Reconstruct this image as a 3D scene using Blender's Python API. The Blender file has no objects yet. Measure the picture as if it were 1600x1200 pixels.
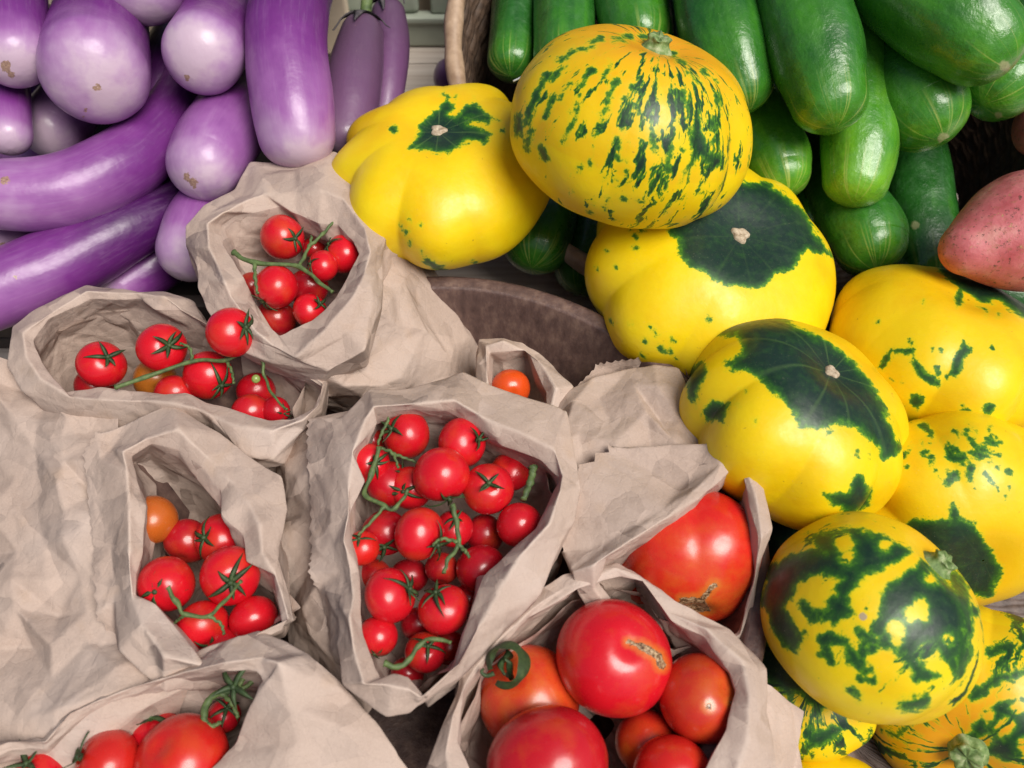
import bpy, math, random
import numpy as np
from mathutils import Vector, Matrix, noise as mn
# Everything is laid out in centimetres and turned into metres at the very end.
scene = bpy.context.scene
COL = scene.collection
rnd = random.Random(7)
# ------------------------------------------------------------------ camera
PITCH = math.radians(58); F = 1428.0; D0 = 50.0
SP, CP = math.sin(PITCH), math.cos(PITCH)
CAM = np.array([0.0, -D0*CP, 10+D0*SP])
FW = np.array([0, CP, -SP]); UP = np.array([0, SP, CP]); RT = np.array([1.0, 0, 0])
def W(px, py, d):
    return CAM + d*(FW + (px-800)/F*RT - (py-600)/F*UP)
def dz(py, z):                       # view distance of the level z on picture row py
    return (CAM[2]-z)/(SP+(py-600)/F*CP)
def Z(px, py, z):
    return W(px, py, dz(py, z))
def proj(P):
    r = P-CAM; d = r@FW
    return 800+F*(r@RT)/d, 600-F*(r@UP)/d, d
def camdir(x, y, z):                 # direction given as right / up / towards viewer
    v = x*RT+y*UP-z*FW
    return v/np.linalg.norm(v)
# ------------------------------------------------------------------ objects
def mesh(name, V, Fc, mat=None, parent=None, attrs=None, smooth=True):
    me = bpy.data.meshes.new(name)
    V = np.asarray(V, dtype=np.float32)
    Fc = [tuple(int(i) for i in f) for f in Fc] if not isinstance(Fc, np.ndarray) else Fc
    if isinstance(Fc, np.ndarray):
        n, k = Fc.shape
        me.vertices.add(len(V)); me.vertices.foreach_set('co', V.ravel())
        me.loops.add(n*k); me.loops.foreach_set('vertex_index', Fc.astype(np.int32).ravel())
        me.polygons.add(n); me.polygons.foreach_set('loop_start', (np.arange(n)*k).astype(np.int32))
        me.polygons.foreach_set('loop_total', np.full(n, k, dtype=np.int32))
        me.update(calc_edges=True)
    else:
        me.from_pydata([tuple(map(float, v)) for v in V], [], Fc); me.update()
    me.validate()
    if smooth: me.polygons.foreach_set('use_smooth', [True]*len(me.polygons))
    if attrs and len(me.vertices) == len(V):
        for k, a in attrs.items():
            a = np.asarray(a, dtype=np.float32)
            if a.ndim == 1:
                at = me.attributes.new(k, 'FLOAT', 'POINT'); at.data.foreach_set('value', a)
            else:
                at = me.attributes.new(k, 'FLOAT_VECTOR', 'POINT'); at.data.foreach_set('vector', a.ravel())
    if mat: me.materials.append(mat)
    o = bpy.data.objects.new(name, me); COL.objects.link(o)
    if parent: o.parent = parent
    return o
def tag(o, label=None, cat=None, group=None, kind=None):
    if label: o['label'] = label
    if cat: o['category'] = cat
    if group: o['group'] = group
    if kind: o['kind'] = kind
    return o
def thing(name, label, cat, group=None):
    o = bpy.data.objects.new(name, None); COL.objects.link(o); o.empty_display_size = .02
    return tag(o, label, cat, group)
def gridfaces(nr, nc, closed, r0=0, r1=None):
    r1 = nr-1 if r1 is None else r1
    r = np.arange(r0, r1)[:, None]; c = np.arange(nc if closed else nc-1)[None, :]
    c2 = (c+1) % nc
    return np.stack([r*nc+c+0*r, r*nc+c2+0*r, (r+1)*nc+c2, (r+1)*nc+c], -1).reshape(-1, 4)
# ------------------------------------------------------------------ maths
def hsh(i, j, seed):
    n = (i.astype(np.int64)*374761393 + j.astype(np.int64)*668265263 + seed*1442695041) & 0xffffffff
    n = ((n ^ (n >> 13))*1274126177) & 0xffffffff
    n = (n ^ (n >> 16)) & 0xffffff
    return n/float(0xffffff)
def facet(u, v, seed, wrap=None):
    """folded-paper height: flat triangular facets meeting in sharp creases"""
    iu = np.floor(u).astype(int); iv = np.floor(v).astype(int); fu = u-iu; fv = v-iv
    w = (lambda a: np.mod(a, wrap)) if wrap else (lambda a: a)
    a = hsh(w(iu), iv, seed); b = hsh(w(iu+1), iv, seed); c = hsh(w(iu), iv+1, seed); d = hsh(w(iu+1), iv+1, seed)
    dg = hsh(w(iu), iv, seed+77) > .5
    t1 = np.where(fu > fv, a+(b-a)*fu+(d-b)*fv, a+(c-a)*fv+(d-c)*fu)
    t2 = np.where(fu+fv < 1, a+(b-a)*fu+(c-a)*fv, d+(c-d)*(1-fu)+(b-d)*(1-fv))
    return np.where(dg, t1, t2)*2-1
def crumple(u, v, L, seed, closed, octs):
    """u, v in cm; octs = [(cell_u, cell_v, amplitude), ...]"""
    h = np.zeros_like(u)
    for k, (cu, cv, a) in enumerate(octs):
        n = max(3, int(round(L/cu)))
        ph = seed*1.7+k
        uu = u/L*n + (.55 if k % 2 else -.4)*v/cv + .25*np.sin(v/cv*1.3+ph)
        vv = v/cv + .36*np.sin(2*math.pi*u/L*max(1, round(n*.31))+ph*3)+k*7.3
        h += a*facet(uu, vv, seed*31+k*13, n if closed else None)
    return h
def cr(P, closed, ts, k):
    """blend of polyline and Catmull-Rom; P (n, ...), ts = float index"""
    n = len(P)
    i = np.floor(ts).astype(int); f = ts-i
    if closed: g = lambda a: P[np.mod(a, n)]
    else:
        i = np.minimum(i, n-2); f = ts-i
        g = lambda a: P[np.clip(a, 0, n-1)]
    f = f.reshape((-1,)+(1,)*(P.ndim-1))
    p0, p1, p2, p3 = g(i-1), g(i), g(i+1), g(i+2)
    lin = p1+(p2-p1)*f
    c = .5*((2*p1)+(-p0+p2)*f+(2*p0-5*p1+4*p2-p3)*f*f+(-p0+3*p1-3*p2+p3)*f**3)
    return lin*(1-k)+c*k
def segts(P, closed, step, mn_=1):
    n = len(P); out = []
    for i in range(n if closed else n-1):
        L = np.linalg.norm(P[(i+1) % n]-P[i], axis=-1).mean()
        m = max(mn_, int(math.ceil(L/step)))
        out += [i+j/m for j in range(m)]
    if not closed: out.append(n-1)
    return np.array(out, dtype=float)
def sheet(rows, closed, seed, octs, ku=.35, kv=.5, step=.11, serr=None, ampv=None, tang=.4, split=None, cell=2.1, jit=1.0):
    """paper surface through the rows: a coarse folded net of flat triangles, refined; returns [(V, faces), ...]"""
    R = np.asarray(rows, dtype=float); nr = len(R)
    rg = np.random.RandomState(seed)
    tu = segts(np.swapaxes(R, 0, 1), closed, cell*(1.0), 1); tv = segts(R, False, cell, 1)
    A = cr(R, False, tv, kv); A = np.swapaxes(cr(np.swapaxes(A, 0, 1), closed, tu, ku), 0, 1)
    am = np.ones(len(tv)) if ampv is None else np.interp(tv, np.arange(len(ampv)), ampv)
    def geo(A):
        gu = (np.roll(A, -1, 1)-np.roll(A, 1, 1)) if closed else np.gradient(A, axis=1)
        gv = np.gradient(A, axis=0); N = np.cross(gu, gv); N /= np.linalg.norm(N, axis=2, keepdims=True)+1e-9
        return gu, gv, N
    def arc(A):
        dU = np.linalg.norm(np.roll(A, -1, 1)-A, axis=2)
        if not closed: dU[:, -1] = 0
        mU = dU[A.shape[0]//4:].mean(0); dV = np.linalg.norm(np.diff(A, axis=0), axis=2).mean(1)
        return mU.sum(), np.meshgrid(np.concatenate([[0], np.cumsum(mU)[:-1]]), np.concatenate([[0], np.cumsum(dV)]))
    gu, gv, N = geo(A); L, (U, Vv) = arc(A)
    big = [o for o in octs if o[0] >= 1.7]; small = [o for o in octs if o[0] < 1.7]
    h = crumple(U, Vv, L, seed, closed, big)
    wild = .35+1.3*(.5+.5*np.sin(U*2*math.pi/L*2+seed)*np.sin(Vv*.5+seed*2))
    J = rg.uniform(-1, 1, A.shape[:2]+(3,))*jit
    A = A+(N*(h*.8+J[..., 0]*.40*wild)[..., None]+gu*(J[..., 1]*.14*(1 if closed else .8))[..., None])*am[:, None, None]
    inner = np.ones(len(tv)); inner[0] = inner[-1] = 0
    A = A+gv*(J[..., 2]*.15*inner[:, None]*am[:, None])[..., None]
    # refine every net cell, keeping its two triangles flat
    NC = A.shape[1]; ncell = NC if closed else NC-1
    An = np.concatenate([A, A[:, :1]], 1) if closed else A
    lu = np.linalg.norm(np.diff(An, axis=1), axis=2).mean(0); lv = np.linalg.norm(np.diff(A, axis=0), axis=2).mean(1)
    mu = np.maximum(2, np.ceil(lu/step)).astype(int); mv = np.maximum(2, np.ceil(lv/step)).astype(int)
    cu = np.concatenate([i+np.arange(m)/m for i, m in enumerate(mu[:ncell])]+([] if closed else [[ncell]]))
    cv = np.concatenate([i+np.arange(m)/m for i, m in enumerate(mv)]+[[len(tv)-1]])
    Cu, Cv = np.meshgrid(cu, cv); iu = np.minimum(Cu.astype(int), ncell-1); iv = np.minimum(Cv.astype(int), len(tv)-2)
    fu, fv = (Cu-iu)[..., None], (Cv-iv)[..., None]
    a, b, c, d = An[iv, iu], An[iv, iu+1], An[iv+1, iu], An[iv+1, iu+1]
    dg = (rg.rand(len(tv), ncell) > .5)[iv, iu][..., None]
    t1 = np.where(fu > fv, a+(b-a)*fu+(d-b)*fv, a+(c-a)*fv+(d-c)*fu)
    t2 = np.where(fu+fv < 1, a+(b-a)*fu+(c-a)*fv, d+(c-d)*(1-fu)+(b-d)*(1-fv))
    A = np.where(dg, t1, t2)
    rowt = np.interp(cv, np.arange(len(tv)), tv)
    def lap(A, w):
        B = A.copy()
        if closed: B = (1-w)*A+w*.5*(np.roll(A, 1, 1)+np.roll(A, -1, 1))
        else: B[:, 1:-1] = (1-w)*A[:, 1:-1]+w*.5*(A[:, 2:]+A[:, :-2])
        C = B.copy(); C[1:-1] = (1-w)*B[1:-1]+w*.5*(B[2:]+B[:-2]); return C
    A = lap(A, .42)
    L, (U, Vv) = arc(A); gu, gv, N = geo(A)
    for _ in range(3):
        N = lap(N, .6); N /= np.linalg.norm(N, axis=2, keepdims=True)+1e-9
    amf = np.interp(rowt, np.arange(len(ampv)), ampv) if ampv is not None else np.ones(len(cv))
    A = A+N*(crumple(U, Vv, L, seed+9, closed, small)*amf[:, None])[..., None]
    if serr:
        last = nr-2; f = np.clip(rowt-last, 0, 1)[:, None]
        ph = U[-1:]/serr[1]+.15*np.sin(U[-1:]*1.9); tw = np.abs((ph % 1)-.5)*2
        tw = tw*serr[0]*(.6+.8*hsh(np.floor(ph), np.floor(ph*0), seed))
        k = int(np.searchsorted(rowt, last+.3)); dr = A[-1]-A[min(k, len(A)-3)]; dr /= np.linalg.norm(dr, axis=1, keepdims=True)+1e-9
        A = A+dr[None]*(tw*np.clip(f*2-1, 0, 1))[..., None]
    fs = []; NU = A.shape[1]
    cuts = [0]+[int(np.searchsorted(rowt, s_-1e-6)) for s_ in (split or [])]+[len(cv)-1]
    for a_, b_ in zip(cuts[:-1], cuts[1:]):
        fs.append((A[a_:b_+1].reshape(-1, 3), gridfaces(b_-a_+1, NU, closed)))
    return fs
def sdpoly(x, y, poly):
    P = np.array(poly, float); n = len(P); d = np.full(x.shape, 1e9); ins = np.zeros(x.shape, bool)
    for i in range(n):
        a = P[i]; b = P[(i+1) % n]; e = b-a
        wx, wy = x-a[0], y-a[1]
        t = np.clip((wx*e[0]+wy*e[1])/(e@e+1e-9), 0, 1)
        d = np.minimum(d, np.hypot(wx-e[0]*t, wy-e[1]*t))
        c = (a[1] > y) != (b[1] > y)
        with np.errstate(divide='ignore', invalid='ignore'):
            ins ^= c & (x < (b[0]-a[0])*(y-a[1])/(b[1]-a[1]+1e-12)+a[0])
    return np.where(ins, d, -d)
def marks(V, N, polys):
    """signed distance (cm) to patches marked out on the side of the skin one can see"""
    x, y, d = proj(V); s = np.full(len(V), -9.0)
    for p in polys:
        if len(p) == 3 and not hasattr(p[0], '__len__'): q = p[2]-np.hypot(x-p[0], y-p[1])
        elif isinstance(p, dict):                      # a line with a width
            L = p['l']; q = np.full(len(V), -1e9)
            for (a, b) in zip(L[:-1], L[1:]):
                a = np.array(a[:2], float); b = np.array(b[:2], float); e = b-a
                t = np.clip(((x-a[0])*e[0]+(y-a[1])*e[1])/(e@e), 0, 1)
                q = np.maximum(q, p['w']-np.hypot(x-a[0]-e[0]*t, y-a[1]-e[1]*t))
        else: q = sdpoly(x, y, p)
        s = np.maximum(s, q*d/F)
    face = np.einsum('ij,ij->i', N, (CAM-V)/np.linalg.norm(CAM-V, axis=1, keepdims=True))
    return np.where(face > -.05, s, -3.0)
def vnoise(V, sc, seed=0):
    return np.array([mn.noise(Vector((float(a)*sc+seed*3.1, float(b)*sc+seed, float(c)*sc-seed))) for a, b, c in V])
def frame(n):
    n = n/np.linalg.norm(n); a = np.array([1., 0, 0]) if abs(n[0]) < .8 else np.array([0, 1., 0])
    x = np.cross(a, n); x /= np.linalg.norm(x); return x, np.cross(n, x), n
def gnorm(A, closed=True):
    gu = np.roll(A, -1, 1)-np.roll(A, 1, 1); gv = np.gradient(A, axis=0)
    N = np.cross(gu, gv); N /= np.linalg.norm(N, axis=2, keepdims=True)+1e-9
    c = A.mean((0, 1)); s = np.sign(((A-c)*N).sum(2).mean()); return N*(s if s else 1)
# ------------------------------------------------------------------ materials
class NT:
    def __init__(s, name):
        s.m = bpy.data.materials.new(name); s.m.use_nodes = True; s.t = s.m.node_tree; s.t.nodes.clear()
        s.out = s.n('ShaderNodeOutputMaterial'); s.p = s.n('ShaderNodeBsdfPrincipled'); s.l(s.p.outputs[0], s.out.inputs[0])
        tc = s.n('ShaderNodeTexCoord'); oi = s.n('ShaderNodeObjectInfo'); s.oi = oi
        sc = s.vm('SCALE', tc.outputs['Object']); sc.node.inputs['Scale'].default_value = 100     # centimetres
        rv = s.n('ShaderNodeCombineXYZ'); r = s.mt('MULTIPLY', oi.outputs['Random'], 37.0)
        for i in range(3): s.l(r, rv.inputs[i])
        s.co = s.vm('ADD', sc, rv.outputs[0])
    def n(s, t, **k):
        nd = s.t.nodes.new(t)
        for a, b in k.items(): setattr(nd, a, b)
        return nd
    def l(s, a, b): s.t.links.new(a, b)
    def put(s, sock, v):
        if isinstance(v, bpy.types.NodeSocket): s.l(v, sock)
        elif v is not None:
            try: sock.default_value = v
            except Exception: sock.default_value = (*v, 1) if hasattr(v, '__len__') else (v,)*3
    def mt(s, op, a, b=None, c=None, clamp=False):
        nd = s.n('ShaderNodeMath', operation=op, use_clamp=clamp)
        for i, v in enumerate((a, b, c)): s.put(nd.inputs[i], v)
        return nd.outputs[0]
    def vm(s, op, a, b=None):
        nd = s.n('ShaderNodeVectorMath', operation=op); s.put(nd.inputs[0], a)
        if b is not None: s.put(nd.inputs[1], b)
        return nd.outputs[0]
    def attr(s, name, out='Fac'):
        nd = s.n('ShaderNodeAttribute', attribute_name=name); return nd.outputs[out]
    def noise(s, sc, det=3, rough=.55, co=None, dist=0, out='Fac'):
        nd = s.n('ShaderNodeTexNoise'); s.l(co or s.co, nd.inputs['Vector'])
        nd.inputs['Scale'].default_value = sc; nd.inputs['Detail'].default_value = det
        nd.inputs['Roughness'].default_value = rough; nd.inputs['Distortion'].default_value = dist
        return nd.outputs[out]
    def vor(s, sc, feat='F1', out='Distance', co=None, rand=1):
        nd = s.n('ShaderNodeTexVoronoi', feature=feat); s.l(co or s.co, nd.inputs['Vector'])
        nd.inputs['Scale'].default_value = sc; nd.inputs['Randomness'].default_value = rand
        return nd.outputs[out]
    def ramp(s, x, stops, interp='LINEAR'):
        nd = s.n('ShaderNodeValToRGB'); s.l(x, nd.inputs[0]); cr_ = nd.color_ramp; cr_.interpolation = interp
        while len(cr_.elements) < len(stops): cr_.elements.new(.5)
        for e, (p, c) in zip(cr_.elements, stops):
            e.position = p; e.color = (*c, 1) if hasattr(c, '__len__') else (c, c, c, 1)
        return nd.outputs[0]
    def mix(s, f, a, b, mode='MIX'):
        nd = s.n('ShaderNodeMix', data_type='RGBA', blend_type=mode)
        s.put(nd.inputs['Factor'], f); s.put(nd.inputs['A'], a if isinstance(a, bpy.types.NodeSocket) else (*a, 1))
        s.put(nd.inputs['B'], b if isinstance(b, bpy.types.NodeSocket) else (*b, 1)); return nd.outputs['Result']
    def bump(s, h, dist, st=1.0, prev=None):
        nd = s.n('ShaderNodeBump'); s.l(h, nd.inputs['Height']); nd.inputs['Distance'].default_value = dist*.01
        nd.inputs['Strength'].default_value = st
        if prev: s.l(prev, nd.inputs['Normal'])
        return nd.outputs[0]
    def fin(s, col=None, rough=None, nrm=None, coat=None, **k):
        if col is not None: s.put(s.p.inputs['Base Color'], col if isinstance(col, bpy.types.NodeSocket) else (*col, 1))
        if rough is not None: s.put(s.p.inputs['Roughness'], rough)
        if nrm is not None: s.l(nrm, s.p.inputs['Normal'])
        if coat is not None: s.p.inputs['Coat Weight'].default_value = coat; s.p.inputs['Coat Roughness'].default_value = .12
        for a, b in k.items(): s.p.inputs[a.replace('_', ' ')].default_value = b
        return s.m
def mat_paper():
    s = NT('kraft_paper')
    big = s.noise(.16, 3); fib = s.noise(9, 4, .7); spk = s.noise(22, 2)
    c = s.ramp(big, [(.3, (.43, .32, .26)), (.55, (.505, .39, .325)), (.75, (.565, .455, .395))])
    c = s.mix(s.mt('MULTIPLY', s.ramp(fib, [(.35, 0), (.7, 1)]), .35), c, (.62, .49, .41))
    c = s.mix(s.ramp(spk, [(.66, 0), (.74, .45)]), c, (.27, .17, .12))
    c = s.mix(s.ramp(s.noise(.5, 2, co=s.vm('ADD', s.co, (9, 4, 2))), [(.62, 0), (.8, .3)]), c, (.50, .33, .20))
    # fine creases
    cell = s.vor(.9, 'DISTANCE_TO_EDGE', co=s.vm('ADD', s.co, s.noise(.8, 2, out='Color')))
    cre = s.ramp(cell, [(0, 0), (.05, 1)])
    soft = s.noise(.9, 3, .5, dist=.6)
    b = s.bump(soft, .05, .4)
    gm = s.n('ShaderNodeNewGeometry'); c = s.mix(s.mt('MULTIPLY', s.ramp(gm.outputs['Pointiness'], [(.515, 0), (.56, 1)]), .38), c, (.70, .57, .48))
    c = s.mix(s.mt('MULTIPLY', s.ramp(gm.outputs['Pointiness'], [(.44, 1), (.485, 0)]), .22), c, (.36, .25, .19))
    for sc_, am_, off in ((.55, .75, 3), (1.5, .20, 8)):      # small flat facets
        pc = s.vm('ADD', s.co, s.vm('SCALE', s.noise(.6*sc_, 2, out='Color', co=s.vm('ADD', s.co, (off, 1, 2)))))
        vo = s.n('ShaderNodeTexVoronoi', feature='F1'); s.l(pc, vo.inputs['Vector']); vo.inputs['Scale'].default_value = sc_
        hh = s.vm('DOT_PRODUCT', s.vm('SUBTRACT', pc, vo.outputs['Position']), s.vm('SUBTRACT', vo.outputs['Color'], (.5, .5, .5)))
        hv = s.t.nodes[-1]
        b = s.bump(hh.node.outputs['Value'], am_, .5, b)
    b = s.bump(cre, .02, .35, b); b = s.bump(s.noise(5, 4, .65), .035, .5, b)
    s.fin(c, .72, b); s.p.inputs['Specular IOR Level'].default_value = .3
    tr = s.n('ShaderNodeBsdfTranslucent'); s.put(tr.inputs[0], s.mix(1.0, c, (1, .82, .66), 'MULTIPLY')); s.l(b, tr.inputs['Normal'])
    mx = s.n('ShaderNodeMixShader'); mx.inputs[0].default_value = .08
    s.l(s.p.outputs[0], mx.inputs[1]); s.l(tr.outputs[0], mx.inputs[2]); s.l(mx.outputs[0], s.out.inputs[0])
    return s.m
def mat_squash():
    s = NT('squash_skin')
    f = s.attr('patch'); st = s.attr('streak'); pol = s.attr('polar', 'Vector'); dn = s.attr('dots')
    co = s.co
    # patch edge made ragged
    n1 = s.noise(1.1, 6, .68); n2 = s.noise(5, 3, .6)
    e = s.mt('ADD', f, s.mt('MULTIPLY', s.mt('SUBTRACT', n1, .5), 1.15))
    e = s.mt('ADD', e, s.mt('MULTIPLY', s.mt('SUBTRACT', n2, .5), .26))
    # streaks run from the stem over the shoulder
    pr = s.vm('ADD', pol, s.vm('SCALE', s.noise(.7, 3, .6, out='Color'))); 
    k1 = s.noise(1.0, 4, .62, co=pr, dist=.35)
    e2 = s.mt('MULTIPLY', s.mt('SUBTRACT', s.mt('ADD', k1, s.mt('MULTIPLY', st, .36)), .74), 4.2)
    sp = s.noise(3.2, 3, .6, dist=.8)
    e3 = s.mt('MULTIPLY', s.mt('SUBTRACT', s.mt('ADD', sp, s.mt('MULTIPLY', dn, .16)), .80), 2.5)
    m = s.mt('MAXIMUM', s.mt('MAXIMUM', e, e2), e3)
    mask = s.ramp(s.mt('ADD', s.mt('MULTIPLY', m, .5), .5), [(.475, 0), (.515, 1)])
    deep = s.ramp(s.mt('ADD', s.mt('MULTIPLY', m, .5), .5), [(.49, (.30, .42, .012)), (.53, (.075, .22, .012)), (.60, (.020, .085, .014)), (.72, (.008, .030, .016)), (1, (.010, .028, .020))])
    deep = s.mix(s.ramp(s.noise(2.2, 4, .6), [(.45, 0), (.8, .5)]), deep, (.03, .10, .02))
    yl = s.ramp(s.noise(.35, 3), [(.3, (.79, .50, .002)), (.5, (.83, .59, .003)), (.75, (.84, .66, .006))])
    warm = s.attr('warm')
    yl = s.mix(warm, yl, (.76, .34, .006))
    halo = s.ramp(s.mt('ADD', s.mt('MULTIPLY', m, .5), .5), [(.40, 0), (.49, .45)])
    yl = s.mix(halo, yl, (.60, .58, .01))
    yl = s.mix(s.ramp(s.vor(1.15, co=s.vm('ADD', co, s.noise(2, 2, out='Color'))), [(.03, .6), (.07, 0)]), yl, (.28, .17, .02))
    col = s.mix(mask, yl, deep)
    vein = s.attr('vein'); col = s.mix(s.mt('MULTIPLY', s.mt('MULTIPLY', vein, .6), mask), col, (.13, .24, .06))
    sc = s.attr('scar'); col = s.mix(s.ramp(s.mt('ADD', sc, s.mt('MULTIPLY', s.mt('SUBTRACT', n2, .5), .15)), [(0, 0), (.03, 1)]), col, (.42, .33, .20))
    dust = s.ramp(s.noise(16, 2), [(.70, 0), (.76, .35)]); col = s.mix(dust, col, (.6, .55, .4))
    b = s.bump(s.noise(1.3, 3), .05, .5); b = s.bump(s.noise(11, 3, .6), .006, .5, b)
    return s.fin(col, s.ramp(s.noise(3, 4, .6), [(.3, .34), (.7, .50)]), b, .08, Specular_IOR_Level=.4)
def mat_eggplant():
    s = NT('eggplant_skin')
    t = s.attr('t'); pol = s.attr('polar', 'Vector')
    st = s.noise(.9, 5, .62, co=pol, dist=.3); bl = s.noise(.33, 3)
    x = s.mt('ADD', t, s.mt('ADD', s.mt('MULTIPLY', s.mt('SUBTRACT', st, .5), .13), s.mt('MULTIPLY', s.mt('SUBTRACT', bl, .5), .38)))
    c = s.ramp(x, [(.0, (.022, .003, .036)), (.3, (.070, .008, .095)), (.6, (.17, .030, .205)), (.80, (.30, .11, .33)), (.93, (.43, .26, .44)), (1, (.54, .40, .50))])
    c = s.mix(s.mt('MULTIPLY', s.ramp(s.noise(3.5, 5, .7, co=pol), [(.5, 0), (.75, 1)]), .10), c, (.55, .42, .56))
    c = s.mix(s.attr('dull'), c, (.13, .07, .12))
    sc = s.attr('scar'); e = s.mt('ADD', sc, s.mt('MULTIPLY', s.mt('SUBTRACT', s.noise(3, 4, .7), .5), .5))
    c = s.mix(s.ramp(e, [(0, 0), (.04, .85)]), c, s.ramp(s.noise(9, 3), [(.3, (.16, .085, .04)), (.7, (.42, .27, .15))]))
    c = s.mix(s.ramp(s.noise(7, 3, .6), [(.72, 0), (.78, .6)]), c, (.45, .28, .22))
    b = s.bump(s.noise(.7, 3), .12, .5); b = s.bump(s.noise(8, 4, .6, co=pol), .008, .5, b); b = s.bump(e, .02, .3, b)
    return s.fin(c, s.ramp(s.noise(2, 4, .6), [(.3, .30), (.7, .44)]), b, .15)
def mat_cuke():
    s = NT('cucumber_skin')
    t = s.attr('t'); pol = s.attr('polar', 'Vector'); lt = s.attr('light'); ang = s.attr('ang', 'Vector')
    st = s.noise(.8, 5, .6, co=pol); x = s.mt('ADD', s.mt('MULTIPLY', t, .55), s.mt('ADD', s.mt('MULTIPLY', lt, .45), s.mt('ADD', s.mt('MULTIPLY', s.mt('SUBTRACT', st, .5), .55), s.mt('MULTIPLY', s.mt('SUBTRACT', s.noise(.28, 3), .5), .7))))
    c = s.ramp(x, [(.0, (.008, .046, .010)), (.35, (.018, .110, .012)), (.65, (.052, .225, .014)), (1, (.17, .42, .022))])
    rays = s.ramp(s.noise(3.1, 2, .5, co=ang), [(.56, 0), (.68, 1)])
    tip = s.ramp(t, [(.80, 0), (.97, 1)])
    c = s.mix(s.mt('MULTIPLY', s.mt('MULTIPLY', rays, tip), .7), c, (.38, .46, .10))
    wax = s.ramp(s.noise(1.0, 5, .7, dist=1.2), [(.50, 0), (.72, .22)]); c = s.mix(wax, c, (.11, .25, .11))
    sc = s.attr('scar'); e = s.mt('ADD', sc, s.mt('MULTIPLY', s.mt('SUBTRACT', s.noise(4, 4, .7), .5), .25))
    c = s.mix(s.ramp(e, [(-0.05, 0), (.12, .75)]), c, (.36, .36, .17))
    c = s.mix(s.ramp(s.noise(9, 2), [(.70, 0), (.75, .5)]), c, (.22, .34, .16))
    b = s.bump(s.noise(.8, 4, .6), .22, .6); b = s.bump(s.noise(4, 4, .6), .025, .7, b); b = s.bump(st, .05, .35, b)
    r = s.ramp(s.noise(1.1, 5, .7, dist=1.2), [(.35, .22), (.65, .46)])
    return s.fin(c, r, b, .3)
def mat_tomato():
    s = NT('tomato_skin')
    base = s.oi.outputs['Color']; t = s.attr('t')
    c = s.mix(s.ramp(s.noise(.55, 4, .6), [(.5, 0), (.85, .45)]), base, (.60, .12, .012))
    c = s.mix(s.mt('MULTIPLY', s.attr('amber'), s.ramp(s.noise(.8, 4, .6), [(.3, 1), (.62, .2)])), c, (.66, .26, .02))
    c = s.mix(s.ramp(s.noise(13, 2), [(.73, 0), (.78, .5)]), c, (.72, .28, .18))
    sc = s.attr('scar'); e = s.mt('ADD', sc, s.mt('MULTIPLY', s.mt('SUBTRACT', s.noise(5, 4, .7), .5), .3))
    c = s.mix(s.ramp(s.mt('ADD', e, .5), [(.2, 0), (.47, .55)]), c, (.62, .22, .03))
    c = s.mix(s.ramp(e, [(0, 0), (.03, 1)]), c, s.ramp(s.noise(7, 4, .7), [(.38, (.06, .03, .015)), (.5, (.28, .16, .08)), (.62, (.55, .40, .24))]))
    b = s.bump(s.noise(.8, 2), .05, .5); b = s.bump(s.noise(9, 3), .004, .5, b); b = s.bump(s.ramp(e, [(0, 1), (.08, 0)]), .06, .6, b)
    s.p.inputs['Subsurface Weight'].default_value = .08; s.p.inputs['Subsurface Radius'].default_value = (.004, .001, .0006)
    s.p.inputs['Subsurface Scale'].default_value = 1
    return s.fin(c, s.ramp(s.noise(1.5, 4, .6), [(.3, .20), (.7, .36)]), b, .2)
def mat_simple(name, stops, sc, rough, bumpd=.03, bsc=6, streak=None):
    s = NT(name); co = s.co
    if streak:
        mp = s.n('ShaderNodeMapping'); s.l(s.co, mp.inputs[0]); mp.inputs['Scale'].default_value = streak; co = mp.outputs[0]
    c = s.ramp(s.noise(sc, 5, .6, co=co), stops); b = s.bump(s.noise(bsc, 4, .6, co=co), bumpd, .6)
    return s.fin(c, rough, b)
M = dict(paper=mat_paper(), squash=mat_squash(), egg=mat_eggplant(), cuke=mat_cuke(), tom=mat_tomato())
M['vine'] = mat_simple('green_vine', [(.3, (.045, .075, .025)), (.6, (.11, .165, .05)), (.8, (.19, .23, .10))], 2.5, .6)
M['calyx'] = mat_simple('calyx_leaf', [(.3, (.018, .034, .012)), (.6, (.04, .075, .020)), (.8, (.11, .14, .06))], 3, .6)
M['stemstub'] = mat_simple('squash_stem', [(.3, (.07, .12, .03)), (.5, (.17, .26, .08)), (.7, (.40, .44, .24))], 2.6, .7, .06, 4)
M['scab'] = mat_simple('dry_scar', [(.3, (.25, .17, .10)), (.7, (.62, .52, .38))], 5, .8)
M['bowl'] = mat_simple('bowl_wood', [(.25, (.055, .030, .027)), (.5, (.115, .068, .058)), (.75, (.21, .135, .105))], 1.5, .55, .09, 4, (1, 1, .45))
M['wicker'] = mat_simple('dark_wicker', [(.3, (.035, .021, .014)), (.6, (.10, .062, .040)), (.8, (.19, .125, .08))], 1.5, .6, .03, 9)
M['wicker2'] = mat_simple('grey_wicker', [(.3, (.07, .048, .04)), (.6, (.15, .11, .095)), (.8, (.24, .18, .15))], 1.5, .6, .03, 9)
M['rim'] = mat_simple('basket_rim', [(.3, (.23, .14, .085)), (.6, (.42, .29, .19)), (.8, (.52, .38, .26))], .9, .55, .03, 3)
M['table'] = mat_simple('table_wood', [(.3, (.42, .33, .27)), (.5, (.58, .50, .43)), (.7, (.68, .60, .53))], 1.0, .6, .03, 3, (.08, 2.2, 1))
M['crate'] = mat_simple('green_plastic', [(.3, (.36, .40, .32)), (.7, (.43, .47, .39))], .3, .45, .01, 3)
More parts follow.
